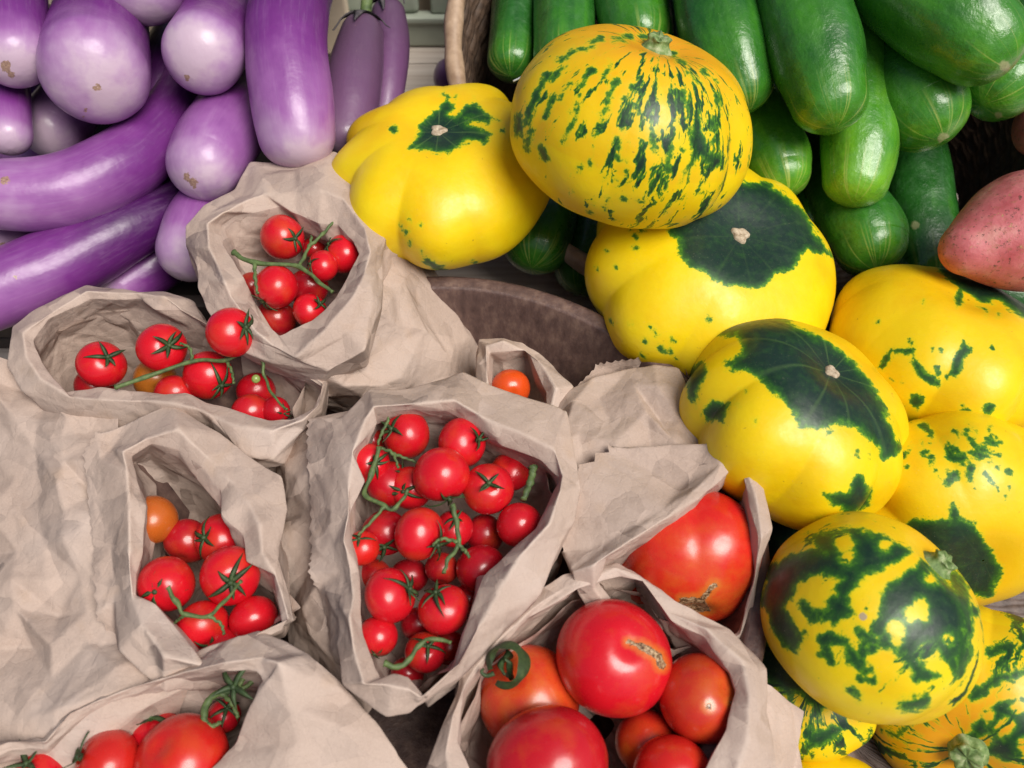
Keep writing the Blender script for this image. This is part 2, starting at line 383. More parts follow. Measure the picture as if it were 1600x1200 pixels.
M['board'] = mat_simple('pale_board', [(.3, (.52, .42, .31)), (.7, (.62, .52, .40))], .5, .6, .02, 3, (.1, 1, 1))
M['gapshade'] = mat_simple('gap_shade_tone', [(.3, (.020, .014, .012)), (.7, (.05, .035, .028))], .5, .7, .03, 3)  # dark tone standing in for shade below the eggplants
M['potato'] = None
def mat_potato():
    s = NT('pink_potato_skin')
    c = s.ramp(s.noise(.7, 4, .6), [(.3, (.42, .075, .085)), (.55, (.56, .15, .16)), (.75, (.60, .26, .22))])
    c = s.mix(s.ramp(s.noise(2.5, 6, .75), [(.56, 0), (.66, .8)]), c, (.34, .14, .07))
    c = s.mix(s.ramp(s.noise(3.2, 6, .8), [(.57, 0), (.62, 1)]), c, (.11, .05, .035))
    c = s.mix(s.ramp(s.noise(1.6, 5, .7), [(.64, 0), (.70, .8)]), c, (.58, .36, .16))
    b = s.bump(s.noise(1.2, 4), .12, .6); b = s.bump(s.noise(7, 4, .7), .03, .6, b)
    return s.fin(c, .5, b)
M['potato'] = mat_potato()
# ------------------------------------------------------------------ builders
def tubemesh(P, R, n=16, caps=True, lump=0, seed=0, ell=None):
    P = np.asarray(P, float); R = np.asarray(R, float)
    T = np.gradient(P, axis=0); T /= np.linalg.norm(T, axis=1, keepdims=True)+1e-9
    x, y, _ = frame(T[0]); V = []
    for i in range(len(P)):
        x = x-T[i]*(x@T[i]); x /= np.linalg.norm(x); y = np.cross(T[i], x)
        a = np.arange(n)*2*math.pi/n
        rr = R[i]*(1+lump*np.sin(a*2+i*.7+seed)+lump*.6*np.cos(a*3-i*.5+seed))
        V.append(P[i]+np.outer(np.cos(a)*rr, x)+np.outer(np.sin(a)*rr, y))
    V = np.concatenate(V); Fc = gridfaces(len(P), n, True)
    if caps:
        V = np.concatenate([V, [P[0], P[-1]]]); k = len(P)*n
        c = np.arange(n); c2 = (c+1) % n
        f0 = np.stack([c2, c, np.full(n, k), np.full(n, k)], 1); f1 = np.stack([c+k-n, c2+k-n, np.full(n, k+1), np.full(n, k+1)], 1)
        return V, [tuple(f) for f in Fc]+[tuple(f[:3]) for f in f0]+[tuple(f[:3]) for f in f1]
    return V, Fc
def smoothpath(P, n, k=1.0):
    P = np.asarray(P, float); return cr(P, False, np.linspace(0, len(P)-1-1e-6, n), k)
def join(parts):
    V = []; Fc = []; o = 0
    for v, f in parts:
        V.append(np.asarray(v)); Fc += [tuple(int(i)+o for i in q) for q in f]; o += len(v)
    return np.concatenate(V), Fc
def fruit_tube(name, label, cat, group, path, mat, scar=None, n=84, capf=.8, cap0=.8, rib=0, seed=0, light=0, dull=0, t0=0, sm=6, parent=None):
    """path: (px, py, radius px, distance cm) from the stem end to the blossom tip"""
    C = [np.append(W(px, py, d), r*d/F) for px, py, r, d in path]
    A = smoothpath(C, 60); P = A[:, :3]; R = A[:, 3]
    L = np.concatenate([[0], np.cumsum(np.linalg.norm(np.diff(P, axis=0), axis=1))])
    d1 = P[-1]-P[-3]; d1 /= np.linalg.norm(d1); d0 = P[0]-P[2]; d0 /= np.linalg.norm(d0)
    q = np.linspace(0, math.pi/2, 16)[1:]
    q[-1] = math.pi/2-.03
    P1 = P[-1]+np.outer(np.sin(q)*R[-1]*capf, d1); R1 = R[-1]*np.cos(q)**.92
    P0 = (P[0]+np.outer(np.sin(q)*R[0]*cap0, d0))[::-1]; R0 = (R[0]*np.cos(q)**.92)[::-1]
    P = np.concatenate([P0, P, P1]); R = np.concatenate([R0, R, R1])
    for _ in range(sm):                                  # ease the join of body and rounded end
        Q = P.copy(); Q[1:-1] = (P[:-2]+2*P[1:-1]+P[2:])/4; P = Q; R2 = R.copy(); R2[1:-1] = (R[:-2]+2*R[1:-1]+R[2:])/4; R = R2
    s = np.concatenate([[0], np.cumsum(np.linalg.norm(np.diff(P, axis=0), axis=1))]); Lt = s[-1]; s = s/Lt
    T = np.gradient(P, axis=0); T /= np.linalg.norm(T, axis=1, keepdims=True)
    x, y, _ = frame(T[0]); V = []; pol = []; a = np.arange(n)*2*math.pi/n
    for i in range(len(P)):
        x = x-T[i]*(x@T[i]); x /= np.linalg.norm(x); y = np.cross(T[i], x)
        rr = R[i]*(1+rib*np.cos(5*a+seed)+rib*.5*np.cos(3*a+seed*2+s[i]*3))
        V.append(P[i]+np.outer(np.cos(a)*rr, x)+np.outer(np.sin(a)*rr, y))
        pol.append(np.stack([np.cos(a)*3.2*R[i]/R.max()+seed, np.sin(a)*3.2*R[i]/R.max(), np.full(n, s[i]*Lt*.13)], 1))
    V = np.concatenate(V); pol = np.concatenate(pol)
    rad = V-np.repeat(P, n, axis=0); rn = rad/(np.linalg.norm(rad, axis=1, keepdims=True)+1e-6)
    lum = vnoise(V, .22, seed)*.055+vnoise(V, .55, seed+3)*.018
    V = V+rad*lum[:, None]
    k = len(P)*n; V = np.concatenate([V, [V[:n].mean(0), V[-n:].mean(0)]]); pol = np.concatenate([pol, pol[:1], pol[-1:]])
    Fq = gridfaces(len(P), n, True); c = np.arange(n); c2 = (c+1) % n
    Fc = [tuple(f) for f in Fq]+[(c2[i], c[i], k) for i in range(n)]+[(k-n+i, k-n+c2[i], k+1) for i in range(n)]
    tt = np.concatenate([np.repeat(s, n), [0, 1]]); tt = t0+(1-t0)*tt
    N = np.concatenate([rn, T[:1]*-1, T[-1:]])
    N = N+np.concatenate([np.repeat(T*np.clip((s-.9)*10, 0, 1)[:, None], n, axis=0), T[:1]*-1, T[-1:]])
    N /= np.linalg.norm(N, axis=1, keepdims=True)+1e-9
    ang = np.concatenate([np.tile(np.stack([np.cos(a)*3.0, np.sin(a)*3.0, a*0+seed], 1), (len(P), 1)), [[0, 0, 0], [0, 0, 0]]])
    sc = marks(V, N, scar) if scar else np.full(len(V), -1.0)
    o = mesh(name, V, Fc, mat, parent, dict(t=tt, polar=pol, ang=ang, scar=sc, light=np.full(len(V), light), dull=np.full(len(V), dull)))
    if cat: tag(o, label, cat, group)
    return o
def squash(label, c, Rpx, d, pole, hr=.7, lobes=8, la=.05, seed=1, polys=(), streak=None, dots=.2, end='scar', spin=0, warm=.3, stub=.105, vein=.12, pk=4.6, pz=1.5, dip=.1, egg=0, pw=.86, scars=None, lv=.12, tilt=None, holes=None, grow=0.0):
    C = W(c[0], c[1], d); R = Rpx*d/F
    if tilt is None:
        ax = (pole[0]-c[0])/(Rpx*hr); ay = -(pole[1]-c[1])/(Rpx*hr); n2 = ax*ax+ay*ay
        if n2 > .97: ax, ay = ax*math.sqrt(.97/n2), ay*math.sqrt(.97/n2); n2 = .97
        axis = camdir(ax, ay, math.sqrt(1-n2))
    else: axis = camdir(*tilt)
    X, Y, N0 = frame(axis); nth, nph = 340, 170
    th = np.arange(nth)*2*math.pi/nth; ph = np.linspace(.004, math.pi-.004, nph)
    TH, PH = np.meshgrid(th+spin, ph)
    rho = np.sin(PH)**pw; z = np.sign(np.cos(PH))*np.abs(np.cos(PH))**.92*hr
    z = np.where(z < 0, z*(1+egg), z)
    w = np.sin(PH)**2.8
    wob = .25*np.sin(2*TH+seed)+.2*np.sin(3*TH+seed*2.1)
    lob = (np.abs(np.cos(lobes/2*(TH+wob/lobes*2.2)))**1.15-.6)
    amp = la*(.65+.35*np.sin(TH+seed*1.3)+.25*np.sin(2*TH+seed))
    rho = rho*(1+amp*lob*w*1.9); z = z*(1+amp*lob*w*.8)
    z = z-dip*np.exp(-(np.sin(PH)/.26)**2)*np.sign(np.cos(PH))
    L = np.stack([rho*np.cos(TH), rho*np.sin(TH), z], -1)*R
    G = C+L[..., 0:1]*X+L[..., 1:2]*Y+L[..., 2:3]*N0
    Vf = G.reshape(-1, 3)
    lum = vnoise(Vf, .13, seed)*.075+vnoise(Vf, .33, seed+2)*.024
    Vf = C+(Vf-C)*(1+lum)[:, None]; G = Vf.reshape(nph, nth, 3)
    N = gnorm(G).reshape(-1, 3)
    pt = marks(Vf, N, polys) if len(polys) else np.full(len(Vf), -9.)
    pt = pt+grow
    if holes: pt = np.minimum(pt, -marks(Vf, N, holes)-.05)
    sk = (streak(TH, PH) if streak else PH*0-1).reshape(-1)
    dt = np.full(len(Vf), dots)*1.0
    pol = np.stack([np.cos(TH)*pk+seed, np.sin(TH)*pk, PH*pz], -1).reshape(-1, 3)
    wm = np.clip(np.exp(-(rho/.75)**2)*warm*1.6*(np.cos(PH) > 0)+lv*0, 0, 1).reshape(-1)
    vn = (np.clip(np.cos(5*TH+.4*np.sin(3*TH))**2-.965, 0, 1)/.035*np.exp(-(np.sin(PH)/.75)**2)*(np.cos(PH) > 0)).reshape(-1)*vein
    scf = marks(Vf, N, scars) if scars else np.full(len(Vf), -1.)
    o = mesh('squash', Vf, gridfaces(nph, nth, True), M['squash'], None, dict(patch=pt, streak=sk, dots=dt, polar=pol, warm=wm, vein=vn, scar=scf))
    tag(o, label, 'squash', 'green and yellow pattypan squashes heaped in the basket')
    top = C+(Vf[:nth].mean(0)-C)
    if end == 'stub':
        hs = R*stub; parts = []; m = 40; a = np.arange(m)*2*math.pi/m; V = []
        lean = X*.3*math.sin(seed)+Y*.3*math.cos(seed)
        for k, (h, r) in enumerate([(-.5, 1.35), (0.02, 1.15), (.35, .85), (.6, .74), (.8, .78), (.95, .84), (1.0, .72), (.94, .35), (.9, .02)]):
            r_ = r*hs*(1+.17*np.abs(np.cos(2.5*a+k*.12))+.05*np.sin(7*a+k))
            jag = (.12*np.sin(3*a+seed)+.08*np.sin(9*a))*hs*(h > .9)
            V.append(top+np.outer(np.ones(m)*h*hs+jag, N0)+lean*h*hs*.5+np.outer(np.cos(a)*r_, X)+np.outer(np.sin(a)*r_, Y))
        mesh('stem', np.concatenate(V), gridfaces(9, m, True), M['stemstub'], o)
    elif end == 'scar':
        m = 22; a = np.arange(m)*2*math.pi/m; V = []; rs = R*.048
        for h, r in [(-.4, 1.5), (.25, 1.35), (.5, 1.0), (.42, .55), (.2, .05)]:
            r_ = r*rs*(1+.15*np.sin(3*a+seed)+.1*np.sin(5*a))
            V.append(top+np.outer(np.ones(m)*h*rs, N0)+np.outer(np.cos(a)*r_, X)+np.outer(np.sin(a)*r_, Y))
        mesh('blossom_scar', np.concatenate(V), gridfaces(5, m, True), M['scab'], o)
    return o
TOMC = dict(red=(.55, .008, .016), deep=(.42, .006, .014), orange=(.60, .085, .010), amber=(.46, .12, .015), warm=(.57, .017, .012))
def sepals(C, X, Y, N0, R, seed, sz=1.0, curl=.5):
    r = random.Random(seed); parts = []; ns = 7
    k = r.choice([5, 5, 6])
    for i in range(k):
        a = i*2*math.pi/k+r.uniform(-.25, .25); Lr = r.uniform(.36, .80)*sz; cu = r.uniform(-.15, 1.5)*curl
        dx = math.cos(a)*X+math.sin(a)*Y; dy = -math.sin(a)*X+math.cos(a)*Y; V = []; F_ = []
        tw = r.uniform(-1.3, 1.3)
        for j in range(ns+1):
            s = j/ns; rad = (.03+Lr*s)*R; surf = math.sqrt(max(0, 1-min(.98, rad/R)**2))*.93*R-.10*R*math.exp(-(rad/R/.25)**2)
            h = surf+.035*R+cu*R*.45*s**2.2
            wd = .085*R*sz*(math.sin(math.pi*min(1, .22+s*.78)))**.8*(1-s*.35)+.004*R
            p = C+N0*h+dx*rad+dy*tw*R*.22*s*s
            V += [p-dy*wd+N0*.02*R, p+N0*-.012*R, p+dy*wd+N0*.02*R, p+N0*.045*R]
        for j in range(ns):
            b = 4*j
            for q in range(4): F_.append((b+q, b+(q+1) % 4, b+4+(q+1) % 4, b+4+q))
        parts.append((V, F_))
    top = .93*R-.10*R
    parts.append(tubemesh([C+N0*(top-.05*R), C+N0*(top+.10*R), C+N0*(top+.17*R)], [.13*R, .10*R, .07*R], 10))
    return join(parts)
def tomato(px, py, r, z, pole=None, col='red', calyx=True, label=None, group=None, parent=None, seed=0, lob=0, hr=.93, marks_=None, amber=0, cal_sz=1.0, stretch=0, name='tomato', curl=.5, dip=.1):
    d = dz(py, z); C = W(px, py, d); R = r*d/F
    ox, oy = pole if pole else (.3*math.sin(seed*3.3), .95)
    n2 = min(.96, ox*ox+oy*oy); ax = camdir(ox, -oy, math.sqrt(1-n2)) if pole is not None and len(pole) == 2 else camdir(ox, oy, -.3)
    X, Y, N0 = frame(ax); big = R > 2; nth, nph = (96, 64) if big else (56, 36)
    TH, PH = np.meshgrid(np.arange(nth)*2*math.pi/nth, np.linspace(.01, math.pi-.01, nph))
    hr = hr*(1+.07*math.sin(seed*7.1)); rho = np.sin(PH); zz = np.cos(PH)*hr*(1+stretch)
    w = np.sin(PH)
    rho = rho*(1+lob*np.abs(np.cos(2.5*TH+seed))*w+lob*.3*np.sin(2*TH+seed))
    zz = zz-dip*np.exp(-(rho/.27)**2)*(np.cos(PH) > 0)*(1+lob*3)
    G = C+R*(rho*np.cos(TH))[..., None]*X+R*(rho*np.sin(TH))[..., None]*Y+R*zz[..., None]*N0
    V = G.reshape(-1, 3); lum = vnoise(V, .55/R, seed)*.075+vnoise(V, 1.3/R, seed+4)*.02; V = C+(V-C)*(1+lum)[:, None]
    G = V.reshape(nph, nth, 3); N = gnorm(G).reshape(-1, 3)
    sc = marks(V, N, marks_) if marks_ else np.full(len(V), -1.)
    am = np.full(len(V), float(amber))*np.clip(1.2-np.arange(nph)/nph*2, 0, 1).repeat(nth) if amber else np.zeros(len(V))
    o = mesh(name, V, gridfaces(nph, nth, True), M['tom'], parent, dict(t=(PH/math.pi).reshape(-1), scar=sc, amber=am))
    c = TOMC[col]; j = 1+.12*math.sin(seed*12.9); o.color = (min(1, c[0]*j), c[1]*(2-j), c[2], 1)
    if parent is None: tag(o, label, 'tomato', group)
    if calyx:
        v, f = sepals(C, X, Y, N0, R, seed+11, cal_sz, curl); mesh('calyx', v, f, M['calyx'], o)
    return o, C, R, N0
def vine(lines, z, off, parent, rad=.16, seed=0, name='stem'):
    parts = []
    for li, L in enumerate(lines):
        P = []
        for q in L:
            px, py = q[:2]; o_ = q[2] if len(q) > 2 else 0
            P.append(W(px, py, dz(py, z)-off-o_))
        n = 6*len(P)+4; A = smoothpath(P, n); r = rad*(1.0 if li == 0 else .78)
        s = np.linspace(0, 1, n); R = r*(1-.35*s)*(1+.10*np.sin(s*23+seed+li))
        for k in range(1, len(P)-1):
            R = R*(1+.30*np.exp(-((s-k/(len(P)-1))/.035)**2))
        R[0] *= 1.35; R[-1] *= 1.3
        A = A+np.stack([np.sin(s*31+li), np.cos(s*27+li), np.sin(s*19)], 1)*.025
        parts.append(tubemesh(A, R, 10, lump=.05, seed=li))
    v, f = join(parts); return mesh(name, v, f, M['vine'], parent)
OCT = [(2.6, 7.0, .32), (3.6, 2.8, .30), (1.2, 1.05, .085), (.6, .55, .026), (.3, .29, .010)]
def bag(label, pts, zr, foot, seed, serr=(.16, .5), depth=7, octs=None, crest=.55, tuck=.96, tuckz=1.9, mouthgrow=1.05, body=True, T=None, ku=.3):
    root = thing('paper_bag', label, 'paper bag', 'brown paper bags standing in the wooden bowl')
    I = []; O = []; K = []
    for p in pts:
        z = p[4] if len(p) > 4 else zr
        I.append(Z(p[0], p[1], z)); O.append(Z(p[2], p[3], z-.35))
        kx, ky = p[0]*.62+p[2]*.38, p[1]*.62+p[3]*.38
        w = min(1.0, math.hypot(p[0]-p[2], p[1]-p[3])/45)
        K.append(Z(kx, ky, z+crest*w))
    I, O, K = map(np.array, (I, O, K)); c = I.mean(0); fc = Z(foot[0], foot[1], foot[4])
    def ring(B, s, z, mixc=0):
        q = c+(B-c)*s; q[:, 2] = z; q[:, :2] += (fc[:2]-c[:2])*mixc; return q
    R0 = ring(I, .12, c[2]-depth-.3, .45); R1 = ring(I, .8, c[2]-depth, .45); R2 = ring(I, mouthgrow, I[:, 2]-2.4, .12)
    R6 = ring(O, tuck, O[:, 2]-tuckz, .05)
    if T:
        for i, (tx, ty, tz) in T.items(): R6[i] = Z(tx, ty, tz)
    rows = [R0, R1, R2, I, K, O, R6]
    fs = sheet(rows, True, seed, octs or OCT, ku=ku, kv=.12, serr=serr, ampv=[.3, .8, 1, .65, .6, .9, 1], split=[3])
    bodyp = [fs[0]]
    if body:
        a = np.arctan2(O[:, 1]-c[1], O[:, 0]-c[0])
        ft = np.stack([fc[0]+np.cos(a)*foot[2], fc[1]+np.sin(a)*foot[3], np.full(len(a), foot[4])], 1)
        B0 = ring(O, .86, O[:, 2]-.9, .04); B1 = B0*.5+ft*.5+(B0-B0.mean(0))*[.12, .12, 0]
        bodyp += sheet([B0, B1, ft, ft*.5+ft.mean(0)*.5], True, seed+3, octs or OCT, ku=.5, kv=.5)
    V = []; Fc = []; o = 0
    for v, f in bodyp: V.append(v); Fc.append(f+o); o += len(v)
    mesh('body', np.concatenate(V), np.concatenate(Fc), M['paper'], root)
    mesh('cuff', fs[1][0], fs[1][1], M['paper'], root)
    return root
def panel(rows, seed, parent, name, serr=None, octs=None, kv=.7, ku=.6):
    R = [[Z(*p) for p in r] for r in rows]
    v, f = sheet(R, False, seed, octs or OCT, ku=ku, kv=kv, serr=serr)[0]
    return mesh(name, v, f, M['paper'], parent)
def box(lo, hi, bev=.2, seg=2):
    import bmesh
    bm = bmesh.new(); bmesh.ops.create_cube(bm, size=1)
    for v in bm.verts: v.co = Vector([lo[i]+(v.co[i]+.5)*(hi[i]-lo[i]) for i in range(3)])
    if bev: bmesh.ops.bevel(bm, geom=bm.edges[:], offset=bev, segments=seg, affect='EDGES', profile=.6)
    bm.verts.index_update(); V = [tuple(v.co) for v in bm.verts]; Fc = [tuple(v.index for v in f.verts) for f in bm.faces]
    bm.free(); return V, Fc
def wicker_wall(cx, cy, rx, ry, z0, z1f, flare, pitch=.55, stake=2.1, amp=.16):
    per = 2*math.pi*math.sqrt((rx*rx+ry*ry)/2); ns = int(per/stake/2)*2; nt = ns*10
    th = np.arange(nt)*2*math.pi/nt; H = 13.0; nz = int(H/pitch); rows = nz*6
    V = []
    for j in range(rows+1):
        s = j/rows; k = int(j//6); q = (j % 6)/6
        par = k % 2; bulge = math.sin(math.pi*q)**.6 if q > 0 else 0
        off = amp*np.sin(th*ns/2+par*math.pi)+.10*(bulge-.5)
        ztop = z1f(cx+rx*np.cos(th), cy+ry*np.sin(th)); z = z0+(ztop-z0)*s
        e = 1-flare*(1-s)**1.3
        V.append(np.stack([cx+(rx*e+off)*np.cos(th), cy+(ry*e+off)*np.sin(th), z], 1))
    return np.concatenate(V), gridfaces(rows+1, nt, True)
# ================================================================== the bags
A_ = [(350,380,289,387),(345,352,293,347),(368,340,317,325),(402,330,355,290),(432,326,397,252),(465,330,465,249),(500,345,522,238),(530,352,560,258),(545,372,600,317),(560,397,608,372),(545,435,608,410),(520,470,605,465),(482,500,577,533,12.6),(437,537,499,582,12.3),(405,497,380,545,12.2),(384,455,325,490,12.5),(380,430,303,447)]
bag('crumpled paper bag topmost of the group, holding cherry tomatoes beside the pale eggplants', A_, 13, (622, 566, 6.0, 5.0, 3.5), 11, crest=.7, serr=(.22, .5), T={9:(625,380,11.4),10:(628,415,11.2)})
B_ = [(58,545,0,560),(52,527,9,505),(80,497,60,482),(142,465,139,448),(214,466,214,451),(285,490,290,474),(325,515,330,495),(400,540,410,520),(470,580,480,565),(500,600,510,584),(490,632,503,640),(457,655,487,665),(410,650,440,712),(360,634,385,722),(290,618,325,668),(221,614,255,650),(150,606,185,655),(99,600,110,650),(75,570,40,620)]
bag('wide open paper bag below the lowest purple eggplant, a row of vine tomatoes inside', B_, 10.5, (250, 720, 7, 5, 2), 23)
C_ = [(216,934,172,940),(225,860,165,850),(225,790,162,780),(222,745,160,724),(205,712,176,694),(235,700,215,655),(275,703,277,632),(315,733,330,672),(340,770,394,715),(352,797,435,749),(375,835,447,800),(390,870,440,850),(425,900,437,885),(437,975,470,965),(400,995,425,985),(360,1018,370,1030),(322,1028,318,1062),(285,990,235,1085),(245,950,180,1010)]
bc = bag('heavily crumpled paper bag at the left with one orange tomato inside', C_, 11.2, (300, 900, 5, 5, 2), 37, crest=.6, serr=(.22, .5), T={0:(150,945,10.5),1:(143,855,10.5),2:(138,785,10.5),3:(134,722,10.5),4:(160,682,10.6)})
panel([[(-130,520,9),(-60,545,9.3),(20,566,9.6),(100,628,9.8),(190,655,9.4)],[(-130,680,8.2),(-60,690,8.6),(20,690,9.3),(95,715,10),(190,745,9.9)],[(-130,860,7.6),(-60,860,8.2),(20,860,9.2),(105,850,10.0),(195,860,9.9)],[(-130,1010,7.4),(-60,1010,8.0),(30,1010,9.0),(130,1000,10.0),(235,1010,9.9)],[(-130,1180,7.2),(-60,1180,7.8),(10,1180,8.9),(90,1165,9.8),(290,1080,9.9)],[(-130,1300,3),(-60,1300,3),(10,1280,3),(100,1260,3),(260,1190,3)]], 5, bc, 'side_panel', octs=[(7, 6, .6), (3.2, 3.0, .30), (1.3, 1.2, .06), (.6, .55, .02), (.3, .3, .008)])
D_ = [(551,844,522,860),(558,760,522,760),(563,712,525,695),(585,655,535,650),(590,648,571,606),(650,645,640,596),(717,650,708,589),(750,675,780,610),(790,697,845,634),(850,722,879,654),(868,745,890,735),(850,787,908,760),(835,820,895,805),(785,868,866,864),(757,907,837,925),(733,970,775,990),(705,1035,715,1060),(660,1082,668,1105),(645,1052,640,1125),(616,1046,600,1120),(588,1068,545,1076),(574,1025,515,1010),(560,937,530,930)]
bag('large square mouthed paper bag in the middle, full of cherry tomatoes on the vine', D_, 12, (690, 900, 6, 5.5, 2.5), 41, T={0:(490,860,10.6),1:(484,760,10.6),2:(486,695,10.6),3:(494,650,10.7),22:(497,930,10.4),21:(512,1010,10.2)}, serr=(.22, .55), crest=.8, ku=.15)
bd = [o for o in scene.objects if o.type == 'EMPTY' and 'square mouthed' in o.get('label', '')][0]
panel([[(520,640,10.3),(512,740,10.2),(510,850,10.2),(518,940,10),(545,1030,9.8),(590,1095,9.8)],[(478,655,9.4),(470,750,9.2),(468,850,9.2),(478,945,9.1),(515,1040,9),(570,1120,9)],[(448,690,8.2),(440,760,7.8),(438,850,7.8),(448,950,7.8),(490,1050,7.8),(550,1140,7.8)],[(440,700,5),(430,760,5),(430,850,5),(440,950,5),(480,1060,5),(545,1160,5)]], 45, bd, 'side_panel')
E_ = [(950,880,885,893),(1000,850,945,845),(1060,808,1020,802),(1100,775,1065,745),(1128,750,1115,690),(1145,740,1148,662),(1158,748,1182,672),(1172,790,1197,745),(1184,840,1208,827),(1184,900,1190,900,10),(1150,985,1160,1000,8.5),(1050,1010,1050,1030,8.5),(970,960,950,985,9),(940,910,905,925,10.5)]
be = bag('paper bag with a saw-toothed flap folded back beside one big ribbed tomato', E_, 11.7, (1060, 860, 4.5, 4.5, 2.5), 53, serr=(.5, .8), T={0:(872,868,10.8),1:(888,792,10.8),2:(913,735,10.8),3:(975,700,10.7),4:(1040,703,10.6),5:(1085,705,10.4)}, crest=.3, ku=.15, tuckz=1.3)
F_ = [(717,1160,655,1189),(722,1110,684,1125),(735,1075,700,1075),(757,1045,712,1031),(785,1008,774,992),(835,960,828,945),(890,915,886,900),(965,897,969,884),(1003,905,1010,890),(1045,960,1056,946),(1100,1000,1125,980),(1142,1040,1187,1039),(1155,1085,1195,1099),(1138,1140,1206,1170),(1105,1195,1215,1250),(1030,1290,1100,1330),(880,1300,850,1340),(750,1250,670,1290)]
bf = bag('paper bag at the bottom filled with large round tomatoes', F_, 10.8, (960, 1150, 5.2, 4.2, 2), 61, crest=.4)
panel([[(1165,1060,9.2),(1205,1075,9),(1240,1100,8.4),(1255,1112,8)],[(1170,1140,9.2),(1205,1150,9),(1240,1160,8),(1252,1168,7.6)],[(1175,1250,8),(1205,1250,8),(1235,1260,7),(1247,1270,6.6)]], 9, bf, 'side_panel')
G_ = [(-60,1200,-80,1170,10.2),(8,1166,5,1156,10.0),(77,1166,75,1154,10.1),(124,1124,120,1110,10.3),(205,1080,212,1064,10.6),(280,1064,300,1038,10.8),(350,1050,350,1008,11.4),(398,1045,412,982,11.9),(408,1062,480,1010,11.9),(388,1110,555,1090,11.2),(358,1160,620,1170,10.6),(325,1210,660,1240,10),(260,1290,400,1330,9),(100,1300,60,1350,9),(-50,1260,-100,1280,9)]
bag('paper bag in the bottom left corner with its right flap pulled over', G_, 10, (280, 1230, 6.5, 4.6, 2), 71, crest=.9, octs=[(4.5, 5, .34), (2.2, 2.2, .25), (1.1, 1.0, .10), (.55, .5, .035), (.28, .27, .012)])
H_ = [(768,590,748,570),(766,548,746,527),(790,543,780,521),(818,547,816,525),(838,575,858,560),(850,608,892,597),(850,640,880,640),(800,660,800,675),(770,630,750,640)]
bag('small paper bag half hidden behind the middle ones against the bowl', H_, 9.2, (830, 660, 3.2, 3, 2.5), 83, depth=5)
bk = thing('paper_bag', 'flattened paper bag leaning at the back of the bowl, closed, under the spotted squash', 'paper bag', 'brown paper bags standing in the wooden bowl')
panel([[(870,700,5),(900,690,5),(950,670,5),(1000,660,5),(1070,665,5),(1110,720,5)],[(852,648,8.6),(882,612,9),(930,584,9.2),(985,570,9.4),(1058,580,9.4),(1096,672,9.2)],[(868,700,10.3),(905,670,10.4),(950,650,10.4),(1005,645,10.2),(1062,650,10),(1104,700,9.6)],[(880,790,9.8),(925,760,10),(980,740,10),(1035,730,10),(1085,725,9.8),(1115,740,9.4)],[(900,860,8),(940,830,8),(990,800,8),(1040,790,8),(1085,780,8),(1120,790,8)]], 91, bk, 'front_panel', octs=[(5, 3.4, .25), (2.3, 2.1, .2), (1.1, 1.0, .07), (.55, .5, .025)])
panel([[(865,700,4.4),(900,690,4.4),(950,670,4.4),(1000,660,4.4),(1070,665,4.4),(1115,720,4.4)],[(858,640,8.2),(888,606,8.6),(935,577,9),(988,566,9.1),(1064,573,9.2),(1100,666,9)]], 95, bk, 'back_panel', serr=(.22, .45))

# ================================================================== tomatoes
GT = 'cherry tomatoes lying in the paper bags'; GB = 'large tomatoes in the paper bags'
TG = 'bunches of cherry tomatoes still on the vine'
def truss(label, toms, lines, z, off=1.35, rad=.15, seed=0):
    r = thing('tomato_bunch', label, 'tomato bunch', TG)
    for i, t in enumerate(toms):
        px, py, rr, dzz, pole = t[:5]; col = t[5] if len(t) > 5 else 'red'
        tomato(px, py, rr, z+dzz, pole, col, True, parent=r, seed=seed+i, cal_sz=1.2)
    vine(lines, z, off, r, rad, seed); return r
# bag A
truss('small bunch with a bare green stalk poking out of the topmost bag', [(441,371,34,.3,(.8,.15)),(431,449,34,.2,(-.55,.75)),(505,416,24,.2,(-.8,-.1)),(537,397,31,-.3,(-.75,-.5)),(484,485,28,-.3,(.75,-.4))],
      [[(365,395),(397,410),(467,417),(497,440),(520,456)],[(467,417),(483,385),(487,368)],[(483,385),(505,365),(526,340)],[(397,410),(399,435),(402,458,-.3)]], 11.8, 1.6, .14, 1)
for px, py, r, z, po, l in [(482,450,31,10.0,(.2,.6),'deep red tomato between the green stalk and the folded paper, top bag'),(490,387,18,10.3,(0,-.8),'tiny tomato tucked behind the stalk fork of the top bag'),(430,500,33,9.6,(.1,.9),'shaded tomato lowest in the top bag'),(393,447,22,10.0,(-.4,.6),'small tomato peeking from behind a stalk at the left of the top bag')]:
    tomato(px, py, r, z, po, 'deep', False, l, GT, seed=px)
# bag B
truss('long bunch stretched across the wide bag, dried calyxes and a tiny green bud', [(159,570,37,.2,(.6,-.35)),(253,544,38,.7,(.62,-.1)),(362,518,39,2.7,(.8,-.15)),(326,587,38,-.3,(.75,.45)),(431,642,22,-.6,(.8,.2),'deep')],
      [[(180,606),(225,590),(300,565),(352,562,.3),(386,546,.9),(402,518,1.8)],[(300,565),(297,545,.3),(282,536,.4)],[(352,562),(362,580),(365,598)],[(386,546,.9),(408,560,.5),(413,587),(427,618),(448,640)]], 9.7, 1.5, .12, 21)
for px, py, r, z, po, l, c in [(274,616,32,8.8,(.1,.7),'red tomato half hidden by the front fold of the wide bag','red'),(242,592,33,8.0,(.3,.5),'brownish orange tomato in the shade under the long stalk','amber'),(392,645,30,9.0,(.3,.6),'red tomato showing its top at the right of the wide bag','red'),(400,612,30,7.8,(.3,.5),'dark tomato under the bud of the wide bag','deep'),(146,603,30,8.2,(-.3,.6),'shaded tomato at the left end of the wide bag','deep')]:
    tomato(px, py, r, z, po, c, False, l, GT, seed=px)
